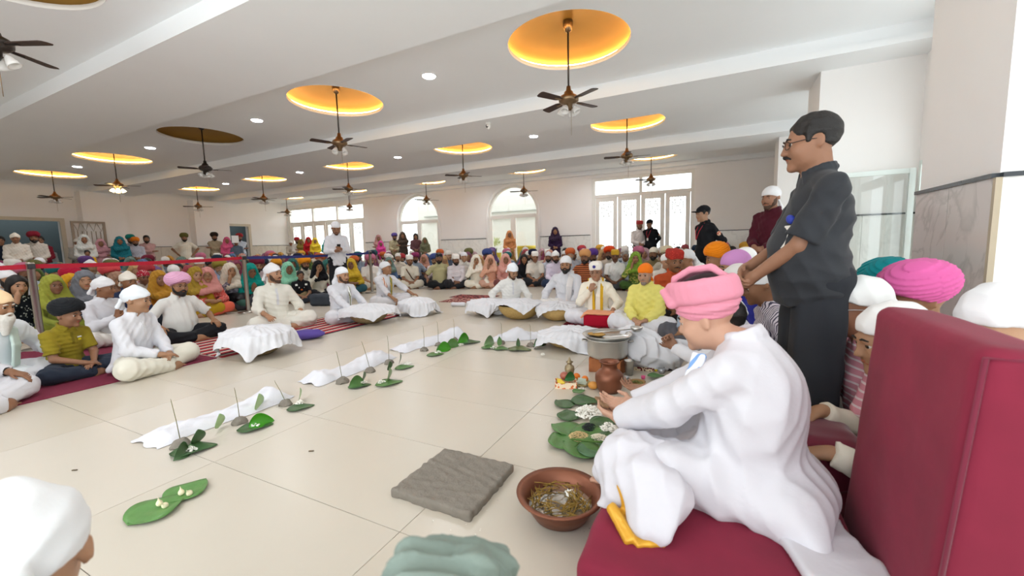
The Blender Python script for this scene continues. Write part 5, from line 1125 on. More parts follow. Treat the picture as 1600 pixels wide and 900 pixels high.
o = person(F, p, f, 'dark-bearded man in white kurta facing forward behind the pale basket', None, .98, 'a8744f', ('kurta', W), ('dhoti', cloth('e4e0dc')), [wrap('bandana', 'e4e4e6')], beard='beard')
placket(o, F, cloth('cfcfd2'), 0.3, 0.56)
stole(o, F, 1, [cloth('e2dedd')], .05, (1,), .5)
F = fig('C3', dict(rh=((-.06, -.25, .50), (.35, .15, 1), (.3, 1, .2), 1.2), lh=((.26, -.26, .22), (.2, -.7, -.6), (0, .2, -1), .5), lean=.1, head=(-.05, .1, -.05)), dict(collar='band', loose=.026), dict(loose=.03), .011, True, 23)
p, f = place_head(F, 931, 425, .9, off=-.1)
o = person(F, p, f, 'bespectacled man in white shawl with yellow band, chin resting on his hand', None, .9, 'b07c5c', ('kurta', cloth('ece6d6')), ('dhoti', cloth('dcdce2')), [('cap', 'cap_square', cloth('ece6de')), ('spectacles', 'glasses', mat('thin_frames', '6a5a50', .3, .8))])
stole(o, F, 1, [patterned('stole_yellow', 'f0ece0', 'd8ac2c', 'stripe', 9, .62, .8, 0)], .06, (1, -1), .5)
link('emblem', MB().lathe([(0, .004), (.018, .003), (.022, 0)], 16).mesh('emblem'), mat('emblem_blue', '3a3488', .6), o, matrix=M4(F['HM'])@Matrix.Translation((-.005, -.094, .088))@Matrix.Rotation(math.pi/2, 4, 'X'))
F = fig('C4', dict(lh=((.07, -.33, .17), (-.6, -.8, -.1), (0, 0, -1), .4), rh=((-.07, -.33, .17), (.6, -.8, -.1), (0, 0, -1), .4), lean=.12, head=(-.1, .2, 0), fat=.5), dict(collar='shirt', loose=.03, sw=.008), dict(loose=.035), .0105, True, 24)
p, f = place_head(F, 1008, 428, .91, off=-.25)
person(F, p, f, 'elderly man in yellow kurta with bright orange bandana', None, .91, 'bd8a6a', ('kurta', cloth('e2d878')), ('pajama', cloth('dcdce2')), [('bandana', 'bandana', cloth('ee7a1e'))], beard='stubble', hairm=GREYH())
# ---- the man with the phone standing behind the blue belt
F = fig('stand_phone', dict(kind='stand', lh=((.05, -.3, 1.12), (-.5, -.7, .2), (-.3, .3, .6), .8), rh=((-.05, -.31, 1.08), (.4, -.7, .25), (.3, .3, .6), .8), lean=.05, head=(0, .45, 0)), dict(collar='shirt', hem='shirt', hemz=.78), dict(), .012, True, 31)
q = at_z(532, 470); o = person(F, (q[0], q[1], 0), cam_face(q, .1), 'man in white shirt standing with head bowed over his phone', None, .95, '9a6848', ('shirt', W), ('trousers', BLACK), [wrap('wrap_tail', 'dde0e6')], beard='stubble')
MB().box(-.035, .035, -.005, .005, -.07, .07).build('phone', mat('phone_black', '141416', .3), o, bevel=.004, loc=(0, -.375, 1.17), rot=(.7, 0, 0))

# ---- the main figure on the maroon chair -------------------------------------------
HB = np.array([.125, 1.50, .202]); HR = -1.80; HSC = .878
def toloc(p): return rotz(-HR)@(np.array(p, float)-HB)/HSC
hands_c = toloc((-.30, 1.54, .395))
fd = unit(rotz(-HR)@V(-.9, .45, -.12))
P1 = dict(lean=.12, head=(.02, .30, 0), hoff=(0, -.135, .082), fat=.9, shoulder=.185, shfwd=.03, hs=.97,
          lh=(hands_c+V(.035, .0, -.012), fd+V(-.28, 0, 0), V(-.35, .25, 1), .42, V(.5, .25, -1)), rh=(hands_c+V(-.055, -.02, .0), fd+V(.3, 0, 0), V(.35, .25, 1), .42, V(-.5, .25, -1)), thumbL=-1, thumbR=1,
          legs={'L': (V(.27, -.37, .13), V(-.02, -.44, .055), V(-.16, -.47, .05)), 'R': (V(-.31, -.34, .13), V(.13, -.43, .05), V(.28, -.50, .04))})
J1 = joints(P1)
top1 = top_prims(P1, J1, dict(collar='band', loose=.024, sw=.014, hem='kurta', ka=.02))
top1 += [el(V(.02, .10, .08), (.25, .17, .10), k=.08), rc(V(.1, .0, .1), V(.24, -.22, .15), .10, .085, k=.07), rc(V(-.1, .0, .1), V(-.24, -.2, .14), .10, .08, k=.07), rc(V(.17, .16, .06), V(.27, .24, .012), .08, .03, k=.08), el(J1['chest']+V(0, .03, -.03), (.2, .14, .2), rotx(.12), k=.08)]
F1 = {'HM': J1['HM'], 'J': J1, 'body': sdf_mesh(body_prims(P1, J1, True), .0064, name='body')}
def f1(x, y, z):
    o = folds(.011, 38, 3)(x, y, z)+folds(.006, 85, 9, [(.3, 1, .8), (1, .2, .6)])(x, y, z); return o*np.clip(1.15-np.clip((z-.45)/.2, 0, 1)*.7, .3, 1.2)
F1['top'] = sdf_mesh(top1, .0074, f1, name='kurta')
bt1 = [el(J1['pel'], (.2, .15, .11), k=.05)]
for k in 'LR':
    bt1 += [rc(J1['h'+k], J1['k'+k], .105, .098, k=.05), rc(J1['k'+k], J1['a'+k]+(J1['k'+k]-J1['a'+k])*.12, .098, .075, k=.04, cap='b')]
bt1 += [el(V(0, -.2, .06), (.22, .18, .06), k=.06), rc(V(.3, -.38, .09), V(.25, -.50, .03), .07, .03, k=.05), rc(V(.35, -.33, .09), V(.42, -.40, .012), .07, .02, k=.05), rc(toloc((-.17, 1.25, .32)), toloc((-.17, 1.13, .25)), .08, .035, k=.06), rc(toloc((-.1, 1.22, .3)), toloc((-.11, 1.12, .25)), .07, .03, k=.06), pl(V(0, 0, .015), (0, 0, -1))]
F1['bottom'] = sdf_mesh(bt1, .0074, folds(.016, 60, 5, [(.9, .35, .2), (.3, .9, .5), (.7, -.5, .6)]), name='dhoti')
pink = mat('pink_turban_cloth', 'd58a9c', .8, var=.05, scale=12, bump=.12, bscale=120, sheen=.1, spec=.2)
hero = person(F1, tuple(HB), HR, 'man in white kurta and layered pink turban seated on maroon chair, hands cupped', None, HSC, 'c99478', ('kurta', mat('white_silk_cotton', 'cccacf', .55, var=.02, bump=.1, bscale=40, sheen=.15, spec=.3)), ('dhoti', mat('white_dhoti', 'd0ced4', .7, var=.02, bump=.12, bscale=40, sheen=.1, spec=.25)), [], beard=None)
HM1 = M4(J1['HM'])
def td1(x, y, z):
    q = z*.9+.28*y; return .005*(np.abs(np.sin(q*math.pi/.016))**.5-.6)*(z < .085)+.0025*np.sin(z*160+30*y+40*x)
link('turban', sdf_mesh([el((0, .02, .06), (.106, .124, .085), k=.01), brow_plane(.042, -.06), sub(el((0, -.14, .03), (.05, .045, .045)), k=.01)], .0045, td1, name='turban'), pink, hero, matrix=HM1)
n = 26; ring = []
for i in range(n):
    a0, a1 = 2*math.pi*i/n, 2*math.pi*(i+1)/n
    pp = lambda a, z: V(.1*math.sin(a), .022-.114*math.cos(a), z+.012*math.cos(a))
    for z, r in ((.088, .018), (.108, .018), (.128, .0175), (.143, .015)): ring.append(rc(pp(a0, z), pp(a1, z), r, k=.016))
link('turban_band', sdf_mesh(ring+[rc((.07, -.09, .09), (.035, -.125, .145), .018, .012, k=.02)], .0048, folds(.004, 60, 4), name='turban_band'), pink, hero, matrix=HM1)
roll = []
for x0, dz in ((-.05, -.006), (-.022, .004), (.006, .008)):
    pts = [V(x0*.5, -.11, .115), V(x0, -.07, .178+dz), V(x0, .0, .198+dz), V(x0, .075, .186+dz), V(x0*.6, .13, .128)]
    roll += [rc(a, b, .0125, k=.008) for a, b in zip(pts, pts[1:])]
link('turban_roll', sdf_mesh(roll, .0045, folds(.003, 90, 5), name='turban_roll'), pink, hero, matrix=HM1)
link('under_cloth', sdf_mesh([el((0, .02, .122), (.085, .1, .058))], .006, name='under_cloth'), cloth('2a1a1c'), hero, matrix=HM1)
link('stubble', hk('stubble'), mat('stubble_grey', 'b07f6a', .7, var=.15, scale=90), hero, matrix=HM1) if False else None
stm = patterned('stole_blue', 'e6e9f2', '7ea6dc', 'stripe', 34, .6, .8, 0)
sa, sb, s3 = toloc(at_y(1092, 556, 1.42)), toloc(at_y(1083, 588, 1.40)), toloc(at_y(1070, 622, 1.40))
def panel(a, b, w, t, nrm): d = unit(b-a); sd = unit(np.cross(nrm, d)); return bx((a+b)/2, (t, w, np.linalg.norm(b-a)/2+.01), t*.8, np.stack([unit(np.cross(d, sd)), sd, d], 1), k=.012)
link('stole', sdf_mesh([panel(sa, sb, .03, .009, V(.8, -.5, .2)), panel(sb, s3, .034, .009, V(.8, -.5, .2))], .006, folds(.006, 90, 3), name='stole'), stm, hero)
goldm = mat('gold_satin', 'd9a232', .35, .25, var=.1, scale=30)
ga, gb, gc = toloc((-.215, 1.185, .235)), toloc((-.175, 1.10, .226)), toloc((-.12, 1.13, .226))
link('gold_hem', sdf_mesh([panel(ga, gb, .034, .010, V(0, 0, 1)), panel(gb, gc, .036, .009, V(0, 0, 1)), panel(toloc((-.26, 1.17, .25)), toloc((-.19, 1.08, .232)), .018, .012, V(.5, .2, 1)), panel(toloc((-.235, 1.21, .31)), ga, .016, .01, V(1, 0, .2))], .006, folds(.008, 90, 4), name='gold_hem'), goldm, hero)
g2a, g2b = toloc(at_y(972, 728, 1.36)), toloc(at_y(962, 745, 1.33))
link('gold_hem', sdf_mesh([panel(g2a, g2b, .02, .010, V(.6, 0, 1))], .006, folds(.006, 90, 6), name='gold_hem'), goldm, hero)
st_ = MB().box(-.012, .012, -.05, .05, -.004, .004).build('wood_slip', mat('brown_slip', '8a6a4c', .7)); tag(st_, 'small flat wooden slip held in the cupped hands', 'wood slip')
wh = HB+HSC*(rotz(HR)@(hands_c+fd*.12+V(0, 0, .035))); st_.location = tuple(wh); st_.rotation_euler = (0, .2, .6)
# kurta tail spread on the cushion behind him
o = link('kurta_tail', sdf_mesh([bx(V(.22, .24, .03), (.16, .12, .016), .012, rotz(.5)@rotx(-.12)), bx(V(.30, .30, .016), (.10, .1, .012), .01, rotz(.3))], .0075, folds(.02, 40, 8), name='kurta_tail'), MATS['white_silk_cotton'], hero)

# ---- the standing man in black ------------------------------------------------------
P2 = dict(kind='stand', lean=.0, head=(.0, .10, 0), fat=1.1, shoulder=.2, hs=1.06, lh=((.05, -.27, .93), (-.75, -.45, -.5), (-.25, 1, -.2), .7, V(.35, .35, -1)), rh=((-.06, -.29, .96), (.75, -.4, -.5), (.25, 1, -.2), .7, V(-.35, .35, -1)))
J2 = joints(P2); F2 = {'HM': J2['HM'], 'J': J2, 'body': sdf_mesh(body_prims(P2, J2, True), .0078, name='body')}
F2['top'] = sdf_mesh(top_prims(P2, J2, dict(sleeve='half', collar='shirt', hem='shirt', hemz=.80, loose=.02, sw=.012, sl=.86, k=.014)), .007, folds(.014, 60, 2, [(.2, .5, 1), (.3, -.4, 1), (.1, 1, .6)]), name='shirt')
F2['bottom'] = sdf_mesh(bottom_prims(P2, J2, dict(loose=.034, len=1.0, cuff=.07)), .009, folds(.014, 34, 6, [(1, .3, .15), (.4, 1, .1)]), name='trousers')
black_shirt = mat('charcoal_shirt', '303236', .75, var=.08, scale=40, bump=.08, bscale=200, sheen=.1, spec=.25)
man = person(F2, (.42, 2.3, 0), -1.48, 'stout man in black short-sleeved shirt standing with clasped hands', None, .945, '9c6a4c', ('shirt', black_shirt), ('trousers', mat('charcoal_trousers', '2c2e33', .75, var=.08, spec=.2)), [('hair', 'hair', DARK()), ('spectacles', 'glasses', mat('thin_frames_dark', '3a3634', .3, .8))], beard='moustache')
_bv = BVHTree.FromPolygons([v.co[:] for v in F2['top'].vertices], [q.vertices[:] for q in F2['top'].polygons])
def on_chest(x, z): h = _bv.ray_cast(Vector((x, -.9, z)), Vector((0, 1, 0)))[0]; return (x, (h.y if h is not None else -.18)-.006, z)
MB().box(-.027, .027, -.002, .002, -.11, 0).build('name_badge', mat('badge_white', 'd8d4cc', .5), man, loc=on_chest(.10, 1.18), rot=(-.3, 0, .25))
link('pocket_rosette', sdf_mesh([el((0, 0, 0), (.02, .014, .018)), el((-.018, -.004, .012), (.014, .01, .012))], .005, name='pocket_rosette'), mat('rosette_blue', '2a3a9a', .6, var=.2), man, loc=on_chest(.095, 1.205))
for k in 'LR':
    a, t = J2['a'+k], J2['t'+k]; link('shoe', sdf_mesh([rc(a+V(0, .05, -.04), t+V(0, -.05, -.015), .045, .042, k=.02), pl(V(0, 0, .0), (0, 0, -1))], .012, name='shoe'), mat('shoe_black', '17171a', .4), man)
MB().lathe([(.0108+.002*math.cos(a), .003*math.sin(a)) for a in np.linspace(0, 6.283, 7)], 14).build('ring', mat('ring_gold', 'd8a848', .25, 1.0), man, matrix=Matrix.Translation(tuple(J2['wL']+unit(V(-.75, -.45, -.5))*.10))@Vector((-.75, -.45, -.5)).to_track_quat('Z', 'Y').to_matrix().to_4x4())

# ---- helpers half hidden behind the main figure ---------------------------------------
PB = np.array([.20, 2.15, 0]); PR = -1.75
def tl(p, B, r, s): return rotz(-r)@(np.array(p, float)-B)/s
hw = tl(at_y(1003, 606, 2.02), PB, PR, .9); ew_ = V(.7, .3, -.5)
F = fig('priest', dict(lean=.2, head=(0, .35, 0), lh=(hw+V(.0, .03, 0), V(-.1, -1, -.15), V(0, .1, 1), .55), rh=(V(-.1, -.4, .18), V(.3, -.9, -.2), V(0, 0, -1), .4), thumbL=-1), dict(collar='band', sleeve='elbow', loose=.022), dict(loose=.035), .0105, True, 41)
person(F, tuple(PB), PR, 'priest with yellow sleeve and orange dhoti reaching out behind the pink-turbaned man', None, .9, 'a06c50', ('kurta', cloth('d9a520')), ('dhoti', cloth('e8861c')), [('hair', 'hair', DARK())])
GB = np.array([.22, 2.95, 0]); GR = -1.6; hg = tl(at_y(1052, 541, 2.95), GB, GR, .92)
F = fig('folded', dict(lean=.25, head=(0, .35, 0), lh=(hg+V(.025, .01, 0), V(-.3, -.6, .75), V(-1, .1, .1), 1.15), rh=(hg+V(-.025, .0, 0), V(.3, -.6, .75), V(1, .1, .1), 1.15), thumbL=1, thumbR=-1), dict(collar='shirt', loose=.02), dict(), .011, True, 42)
person(F, tuple(GB), GR, 'man with clasped hands and white sleeves just beyond the pink-turbaned man', None, .92, '9a6a4e', ('shirt', W), ('trousers', NAVY), [('bandana', 'bandana', cloth('d8d8d8'))])
# ---- two heads cropped by the lower border ----------------------------------------------
F = fig('near_bow', dict(LAP, lean=.5, head=(.3, .35, 0), shoulder=.165), dict(collar='band'), dict(loose=.03), .011, False, 43)
def put_head(F, hw, face, s): o = rotz(face)@np.array([*F['HM'][:2, 3], 0])*s; return (hw[0]-o[0], hw[1]-o[1], 0)
s_ = .88; hz = F['HM'][2, 3]*s_; hw_ = at_z(32, 884, hz)
person(F, put_head(F, hw_, -2.2, s_), -2.2, 'bowed person in white head cloth cropped at the lower left corner', None, s_, 'b98560', ('kurta', W), ('pajama', W), [wrap('wrap', 'e8eaec')])
F = fig('near_low', dict(LAP, lean=.62, head=(.0, .5, 0)), dict(collar='band'), dict(loose=.03), .011, False, 44)
s_ = .86; hz = F['HM'][2, 3]*s_; hw_ = at_z(692, 1040, hz)
person(F, put_head(F, hw_, 3.35, s_), 3.35, 'person in grey-green crumpled turban cropped at the bottom border', None, s_, 'a8744f', ('kurta', cloth('9aa8a2')), ('pajama', W), [('turban', 'crumpled', mat('sage_cloth', '78857c', .85, var=.12, scale=14, bump=.5, bscale=30))])

# ------------------------------------------------------------------ shared figures for the crowd
HC = .0155
def arch(key, P, T, B, seed): return fig(key, P, T, B, HC, False, seed)
sh = dict(sleeve='half', collar='shirt', hem='shirt'); sl = dict(sleeve='long', collar='shirt', hem='shirt'); ku = dict(sleeve='long', collar='band', hem='kurta')
def crowd_fig(k):
    T = {'m0': (dict(LAP, lean=.12, head=(.1, .1, 0)), sh), 'm1': (dict(KNEE, lean=.08, head=(-.15, .05, 0), fat=.6), sh), 'm2': (dict(LAP, lean=.1, head=(.25, .15, 0), fat=.3), sl), 'm3': (dict(PRAY, lean=.15, head=(0, .2, 0)), ku), 'm4': (dict(CHIN, lean=.12, head=(-.05, .1, 0)), sl), 'm5': (dict(KNEE, lean=.14, head=(.2, .35, 0), fat=.4), ku),
         'w0': (dict(LAP, lean=.12, head=(.1, .1, 0), shoulder=.15), ku), 'w1': (dict(CHIN, lean=.14, head=(.1, .1, .05), shoulder=.15), ku), 'w2': (dict(KNEEUP, lean=.18, head=(-.2, .1, 0), shoulder=.15), ku), 'w3': (dict(PRAY, lean=.16, head=(.15, .3, 0), shoulder=.15), ku)}[k]
    lg = {'L': (V(.235, -.33, .14), V(-.07, -.36, .055), V(-.2, -.31, .04)), 'R': (V(-.235, -.33, .14), V(.07, -.30, .055), V(.2, -.28, .04))}
    return arch(k, dict(T[0], legs=lg), T[1], dict(loose=.022), 50+hash(k[1]) % 7+int(k[1]))
SIT_TO = np.array([-1.2, 2.2])
def face_to(p, q, off=0.0): d = np.array(q)-np.array(p[:2]); return math.atan2(d[0], -d[1])+off
def seated(k, p, s, label, topc, botc, head, beard=None, sk='a8744f', off=0.0, hairm=None, group=None, detail=1, topn=None, face=None):
    F = crowd_fig(k); topm = topc if not isinstance(topc, str) else cloth(topc); botm = botc if not isinstance(botc, str) else cloth(botc)
    return person(F, (p[0], p[1], 0), face_to(p, SIT_TO, off) if face is None else face, label, group, s, sk, (topn or ('kurta' if k[0] == 'w' or k in ('m3', 'm5') else 'shirt'), topm), ('trousers', botm), head, detail, beard, hairm)
def seated_at(u, v, k, s, label, topc, botc, head, **kw):
    F = crowd_fig(k); hz = F['HM'][2, 3]*s; yy = kw.pop('y', None); xx = kw.pop('x', None); f = kw.pop('face', None)
    t = at_y(u, v, yy) if yy else at_x(u, v, xx) if xx else at_z(u, v, hz)
    f = face_to(t, SIT_TO, kw.pop('off', 0.0)) if f is None else f; o = rotz(f)@np.array([*F['HM'][:2, 3], 0])*s; return seated(k, (t[0]-o[0], t[1]-o[1]), s, label, topc, botc, head, face=f, **kw)
def dup(c): return ('dupatta', 'dupatta', c if not isinstance(c, str) else cloth(c))
def hair(k='hair'): return ('hair', k, DARK())
floral = patterned('floral_black', '1c1f24', 'c8ccc4', 'dots', 34, .34, .85); floral = patterned('floral_black2', 'b9c0b8', '1b2026', 'dots', 30, .28, .85)
navy_p = patterned('navy_print', 'b8c0cc', '232c48', 'dots', 26, .3, .85); coral_p = patterned('coral_print', 'e0b0a0', 'c4564e', 'dots', 30, .3, .85); grey_p = patterned('grey_print', '9a96a0', '6a6470', 'blotch', 20, .5, .85); pinkstripe = patterned('pink_stripe', 'd3909e', 'e8d4d8', 'stripe', 32, .72, .85); check = patterned('check_shirt', 'cfc8d0', '4a4658', 'stripe', 60, .6, .85, 0); orange_s = patterned('orange_stripe', 'b5673e', '4a2a20', 'stripe', 22, .6, .85)
# first row behind the red belt (left)
seated_at(28, 452, 'w1', .95, 'young woman with dark hair in black and white floral suit behind the barrier post', floral, '20262c', [hair('hair_long')], sk='b98560', detail=2, x=-7.9)
seated_at(86, 457, 'w0', .92, 'woman in lime green dupatta behind the boy in olive', '868c3a', '6a7020', [dup('95983e')], sk='8a5a3e', detail=2, x=-7.75)
seated_at(112, 443, 'w0', .9, 'woman in mustard dupatta beside the woman in grey scarf', 'c28a1e', '4a3a2a', [dup('d09a26')], sk='9a6848', x=-8.4)
seated_at(133, 436, 'w2', .97, 'young woman in grey scarf and navy printed suit', navy_p, '2a3350', [dup('73757c')], sk='b98560', detail=2, x=-7.8)
seated_at(201, 440, 'm2', .92, 'man in white cap and navy jacket behind the praying man', '27304a', '23262e', [wrap('wrap', 'ece6da')], sk='94603f', detail=2, x=-7.3)
seated_at(224, 428, 'm0', .9, 'boy in red checked head cloth in the left crowd', 'c8c0b4', '3a3a3a', [('bandana', 'bandana', patterned('red_check', 'e8d8d8', 'a8283a', 'dots', 40, .3))], sk='8a5a3e', x=-8.6)
seated_at(250, 441, 'w0', .9, 'woman in amber dupatta left of the pale pink turban', 'b5761c', '5a4028', [dup('b58430')], sk='9a6848', x=-7.8)
seated_at(309, 450, 'w0', .93, 'woman with mustard dupatta slipping back, next to the pale pink turban', 'a8861e', 'a8861e', [dup('a08432')], sk='b98560', detail=2, x=-7.75)
seated_at(327, 457, 'w2', .92, 'woman in coral printed suit and salmon scarf with spectacles', coral_p, 'd0604a', [dup('c98a84'), ('spectacles', 'glasses', mat('thin_frames', '6a5a50'))], sk='a8744f', detail=2, x=-7.7)
seated_at(361, 428, 'w1', .97, 'woman in beige dupatta and grey printed suit by the barrier post', grey_p, '3a3a40', [dup('cfc4b4')], sk='a8744f', detail=2, x=-7.9)
seated_at(395, 452, 'w3', .95, 'woman bowed under a bright teal shawl right of the barrier post', '0d8a80', '3a5a50', [dup('11897e')], sk='8a5a3e', x=-7.75)
seated_at(452, 432, 'w0', .93, 'woman in mint green dupatta behind the cream kurta', '7fb89a', '8a7a5a', [dup('86c2a4')], sk='8a5a3e', x=-7.8)
ck = seated_at(470, 437, 'm0', .74, 'child in black printed t-shirt behind the charcoal bag', '18181c', '2c3038', [hair()], sk='9a6848', detail=2, topn='t_shirt', x=-7.5)
placket(ck, crowd_fig('m0'), MATS['print_white'], .40, .435, .07, 0, 'shirt_print'); placket(ck, crowd_fig('m0'), mat('print_orange', 'd8641e', .7), .34, .375, .022, .0, 'shirt_print')
for sg_ in (1, -1): placket(ck, crowd_fig('m0'), MATS['print_white'], .47, .52, .03, sg_*.12, 'shirt_print')
seated_at(476, 410, 'm2', .99, 'man in bright orange turban and pale shirt behind the blue belt', 'd8d2c4', '7a7464', [turb('e8921e')], beard='beard', sk='9a6848', x=-8.6)
seated_at(499, 430, 'w1', .93, 'woman in white top with black scarf left of the standing man', 'e4dccb', '26262a', [dup('1c1c20')], sk='a8744f', detail=2, x=-7.8)
seated_at(549, 424, 'w2', .95, 'woman wrapped in yellow shawl right of the standing man', 'c8a82c', '2f5560', [dup('d4b23a')], sk='8a5a3e', x=-7.75)
seated_at(432, 412, 'm1', .95, 'man in saffron turban near the blue belt', 'cdb890', '4a4640', [turb('d9962a', 'turban_round')], sk='9a6848', beard='beard', x=-9.2)
seated_at(343, 408, 'm1', .98, 'grey-bearded man in olive turban and blue shirt behind the red belt', '9fb0cc', '4a4c58', [turb('8a7a34')], beard='beard', hairm=GREYH(), sk='a8744f', x=-9.0)
seated_at(108, 408, 'm2', .96, 'man in crimson turban under the red belt', 'c9c2b8', '5a5550', [turb('b01c3a')], sk='8a5a3e', beard='beard', x=-9.2)
seated_at(168, 400, 'm2', .99, 'man in coral red turban and pale shirt under the red belt', 'c2ccd0', '5a5c60', [turb('c94a4e')], sk='9a6848', beard='beard', x=-9.2)
# front row of the middle crowd
bg = seated_at(640, 408, 'm0', .97, 'man in square white cap and cream shirt with brown shoulder bag', 'ddd6c6', 'cfc8b8', [('cap', 'cap_square', cloth('efece6'))], sk='9a6848', beard='stubble', detail=2, y=8.3)
Jm = crowd_fig('m0')['J']; MB().tube([tuple(Jm['sR']+V(.06, .0, .05)), tuple(Jm['chest']+V(-.08, -.155, .06)), tuple(Jm['belly']+V(.05, -.165, .0)), tuple(Jm['pel']+V(.17, -.12, .05))], .014, 6).build('bag_strap', cloth('5a3a24'), bg)
link('shoulder_bag', sdf_mesh([bx((.2, -.2, .12), (.12, .07, .09), .03)], .014, name='shoulder_bag'), cloth('6a4028'), bg)
seated_at(686, 401, 'm1', 1.03, 'broad man in khaki shirt and black patterned bandana, front row', 'b4ad84', '1f2022', [('bandana', 'bandana', patterned('bandana_black', 'd0d0d0', '1c1f28', 'dots', 40, .25))], sk='8a5a3e', beard='beard', detail=2, y=8.5)
seated_at(712, 407, 'm2', .96, 'man in white cap and pale lilac shirt, front row of the middle crowd', 'd8d0d4', '26262a', [('cap', 'cap_square', cloth('efece6'))], sk='8a5a3e', beard='beard', detail=2, y=8.65)
seated_at(744, 409, 'w1', .95, 'woman in cream white dupatta and suit, front row', 'e9e3d4', 'e4decf', [dup('ece7da')], sk='a8744f', detail=2, y=8.8)
seated_at(766, 405, 'w1', .93, 'woman in peach dupatta with hand at her face, front row', 'd8a48a', 'caa08c', [dup('d9a890')], sk='9a6848', detail=2, y=8.95)
seated_at(790, 402, 'w0', .95, 'woman in soft pink dupatta left of the young man looking down', 'd49a90', '7a4a48', [dup('d8a094')], sk='9a6848', detail=2, y=9.1)
seated_at(819, 409, 'w0', .93, 'young woman with long loose hair in black', '1e1e22', '1e1e22', [hair('hair_long')], sk='a8744f', detail=2, y=9.7)
seated_at(836, 406, 'm0', .98, 'man in square white cap and pale t-shirt looking down', 'dcd6ca', '2a2c30', [('cap', 'cap_square', cloth('efece6'))], sk='9a6848', detail=2, y=9.6)
seated_at(868, 401, 'm2', 1.0, 'bearded man in white cap and lavender shirt behind the dark-bearded man', 'd3cadb', '2c3850', [wrap('wrap', 'ecebea')], sk='9a6848', beard='beard', detail=2, y=9.2)
seated_at(857, 404, 'm1', .96, 'man in light blue-grey cap in the second row of the middle crowd', 'c8ccd8', '3a3c44', [wrap('wrap', 'd4d6da')], sk='9a6848', beard='beard', y=10.0)
seated_at(914, 405, 'm1', 1.0, 'man in peach turban and brown striped shirt behind the chin-resting man', orange_s, '3a3030', [turb('d29a64', 'turban_round')], sk='8a5a3e', beard='beard', detail=2, y=8.6)
seated_at(926, 400, 'm2', 1.0, 'man in deep violet turban in the middle crowd', 'b9b4c0', '3a3a44', [turb('5a3a8a', 'turban_round')], sk='8a5a3e', beard='beard', y=9.4)
seated_at(961, 402, 'm0', 1.0, 'man in gold cap and white shirt behind the yellow kurta', 'ececea', '4a4a4e', [('cap', 'cap_square', cloth('c9a236'))], sk='7a4c34', detail=2, y=9.3)
seated_at(977, 402, 'm2', .97, 'grey-haired bareheaded man beside the gold cap', 'c8d0d8', '4a4c54', [('hair', 'hair', GREYH())], sk='9a6848', y=9.8)
seated_at(993, 407, 'w1', .95, 'woman in green floral dress with hand at her chin', patterned('green_floral', 'b8b45a', '5a7a34', 'blotch', 22, .5), '3f5a2a', [dup('7fa03a')], sk='a8744f', detail=2, y=9.2)
seated_at(952, 392, 'm1', 1.05, 'man in tall vermilion turban in the right crowd', 'cfc4b4', '4a4640', [turb('d8481a')], sk='8a5a3e', beard='beard', y=10.2)
# guests between the yellow kurta and the pillar
seated_at(1054, 411, 'm2', 1.06, 'moustached man in flat red cap with red shirt beyond the pink turban', 'b8502c', '2a2628', [('cap', 'cap_square', patterned('red_cap', 'c8423a', 'a8322a', 'dots', 50, .3))], sk='94603f', beard='moustache', detail=2, face=.2, y=5.7)
seated_at(1072, 402, 'm3', 1.06, 'man in large white head cloth beyond the red cap', 'e9e7e4', 'd8d6d2', [wrap('wrap_tail', 'e2e2e4')], sk='a8744f', face=-.9, detail=2, y=6.4)
seated_at(1041, 409, 'm0', .96, 'slim person in white cap left of the red cap', 'dcd6cc', '5a5650', [wrap('bandana', 'efefef')], sk='b98560', face=.3, y=7.3)
seated_at(1021, 388, 'm1', 1.05, 'man in pale cap and olive brown shirt near the glazed door', '8a7a58', '4a4436', [wrap('bandana', 'e4ded0')], sk='8a5a3e', beard='beard', face=.1, y=9.6)
seated_at(1042, 390, 'm1', 1.03, 'man in ivory turban with black beard near the glazed door', 'c9c0b0', '4a4640', [turb('ddd2b4', 'turban_round')], sk='8a5a3e', beard='beard', face=.1, y=9.5)
seated_at(1057, 391, 'm2', 1.03, 'man in white cap near the glazed door, left of the guard', '6a4436', '3a3230', [wrap('bandana', 'ecebe8')], sk='8a5a3e', beard='beard', face=.2, y=9.0)
seated_at(1119, 415, 'm3', 1.12, 'man in bright orange turban right of the guard', 'e2ddd6', '8a8680', [turb('ef8b1a', 'turban_round')], sk='a8744f', face=-1.3, detail=2, y=5.7)
seated_at(1147, 430, 'm3', 1.1, 'man in lilac pink head cloth before the marble wall', 'e6dcd6', '7a7470', [wrap('bandana', 'c58ac0')], sk='a8744f', face=-1.3, detail=2, y=4.1)
seated_at(1162, 405, 'm3', 1.1, 'man in white cap and orange scarf by the marble wall', 'e07a24', '8a8680', [wrap('bandana', 'efefef')], sk='9a6848', face=-1.1, detail=2, y=5.2)
seated_at(1183, 460, 'm5', 1.0, 'man in white head cloth and striped shirt looking down beside the black trousers', check, '2a2e38', [wrap('wrap', 'e0dfde')], sk='94603f', face=-1.4, detail=2, y=3.3)
seated_at(1150, 476, 'm5', .98, 'man in royal blue shirt hidden behind the pink turban', '2c2f86', '2a2a34', [('bandana', 'bandana', cloth('d8d4d0'))], sk='8a5a3e', face=-1.4, y=3.75)
seated_at(1338, 478, 'm0', 1.0, 'bespectacled man in white head cloth and pink striped polo by the black trousers', pinkstripe, '3a3a40', [wrap('wrap_tail', 'e0e0de'), ('spectacles', 'glasses', mat('silver_frames', 'b8b8b8', .3, .8))], sk='8f5c40', face=-1.5, detail=2, y=2.25)
seated_at(1310, 462, 'm2', .98, 'man in teal shirt half hidden behind the black trousers', '3a6a74', '2a3038', [hair()], sk='7a4c34', face=-1.3, y=3.2)
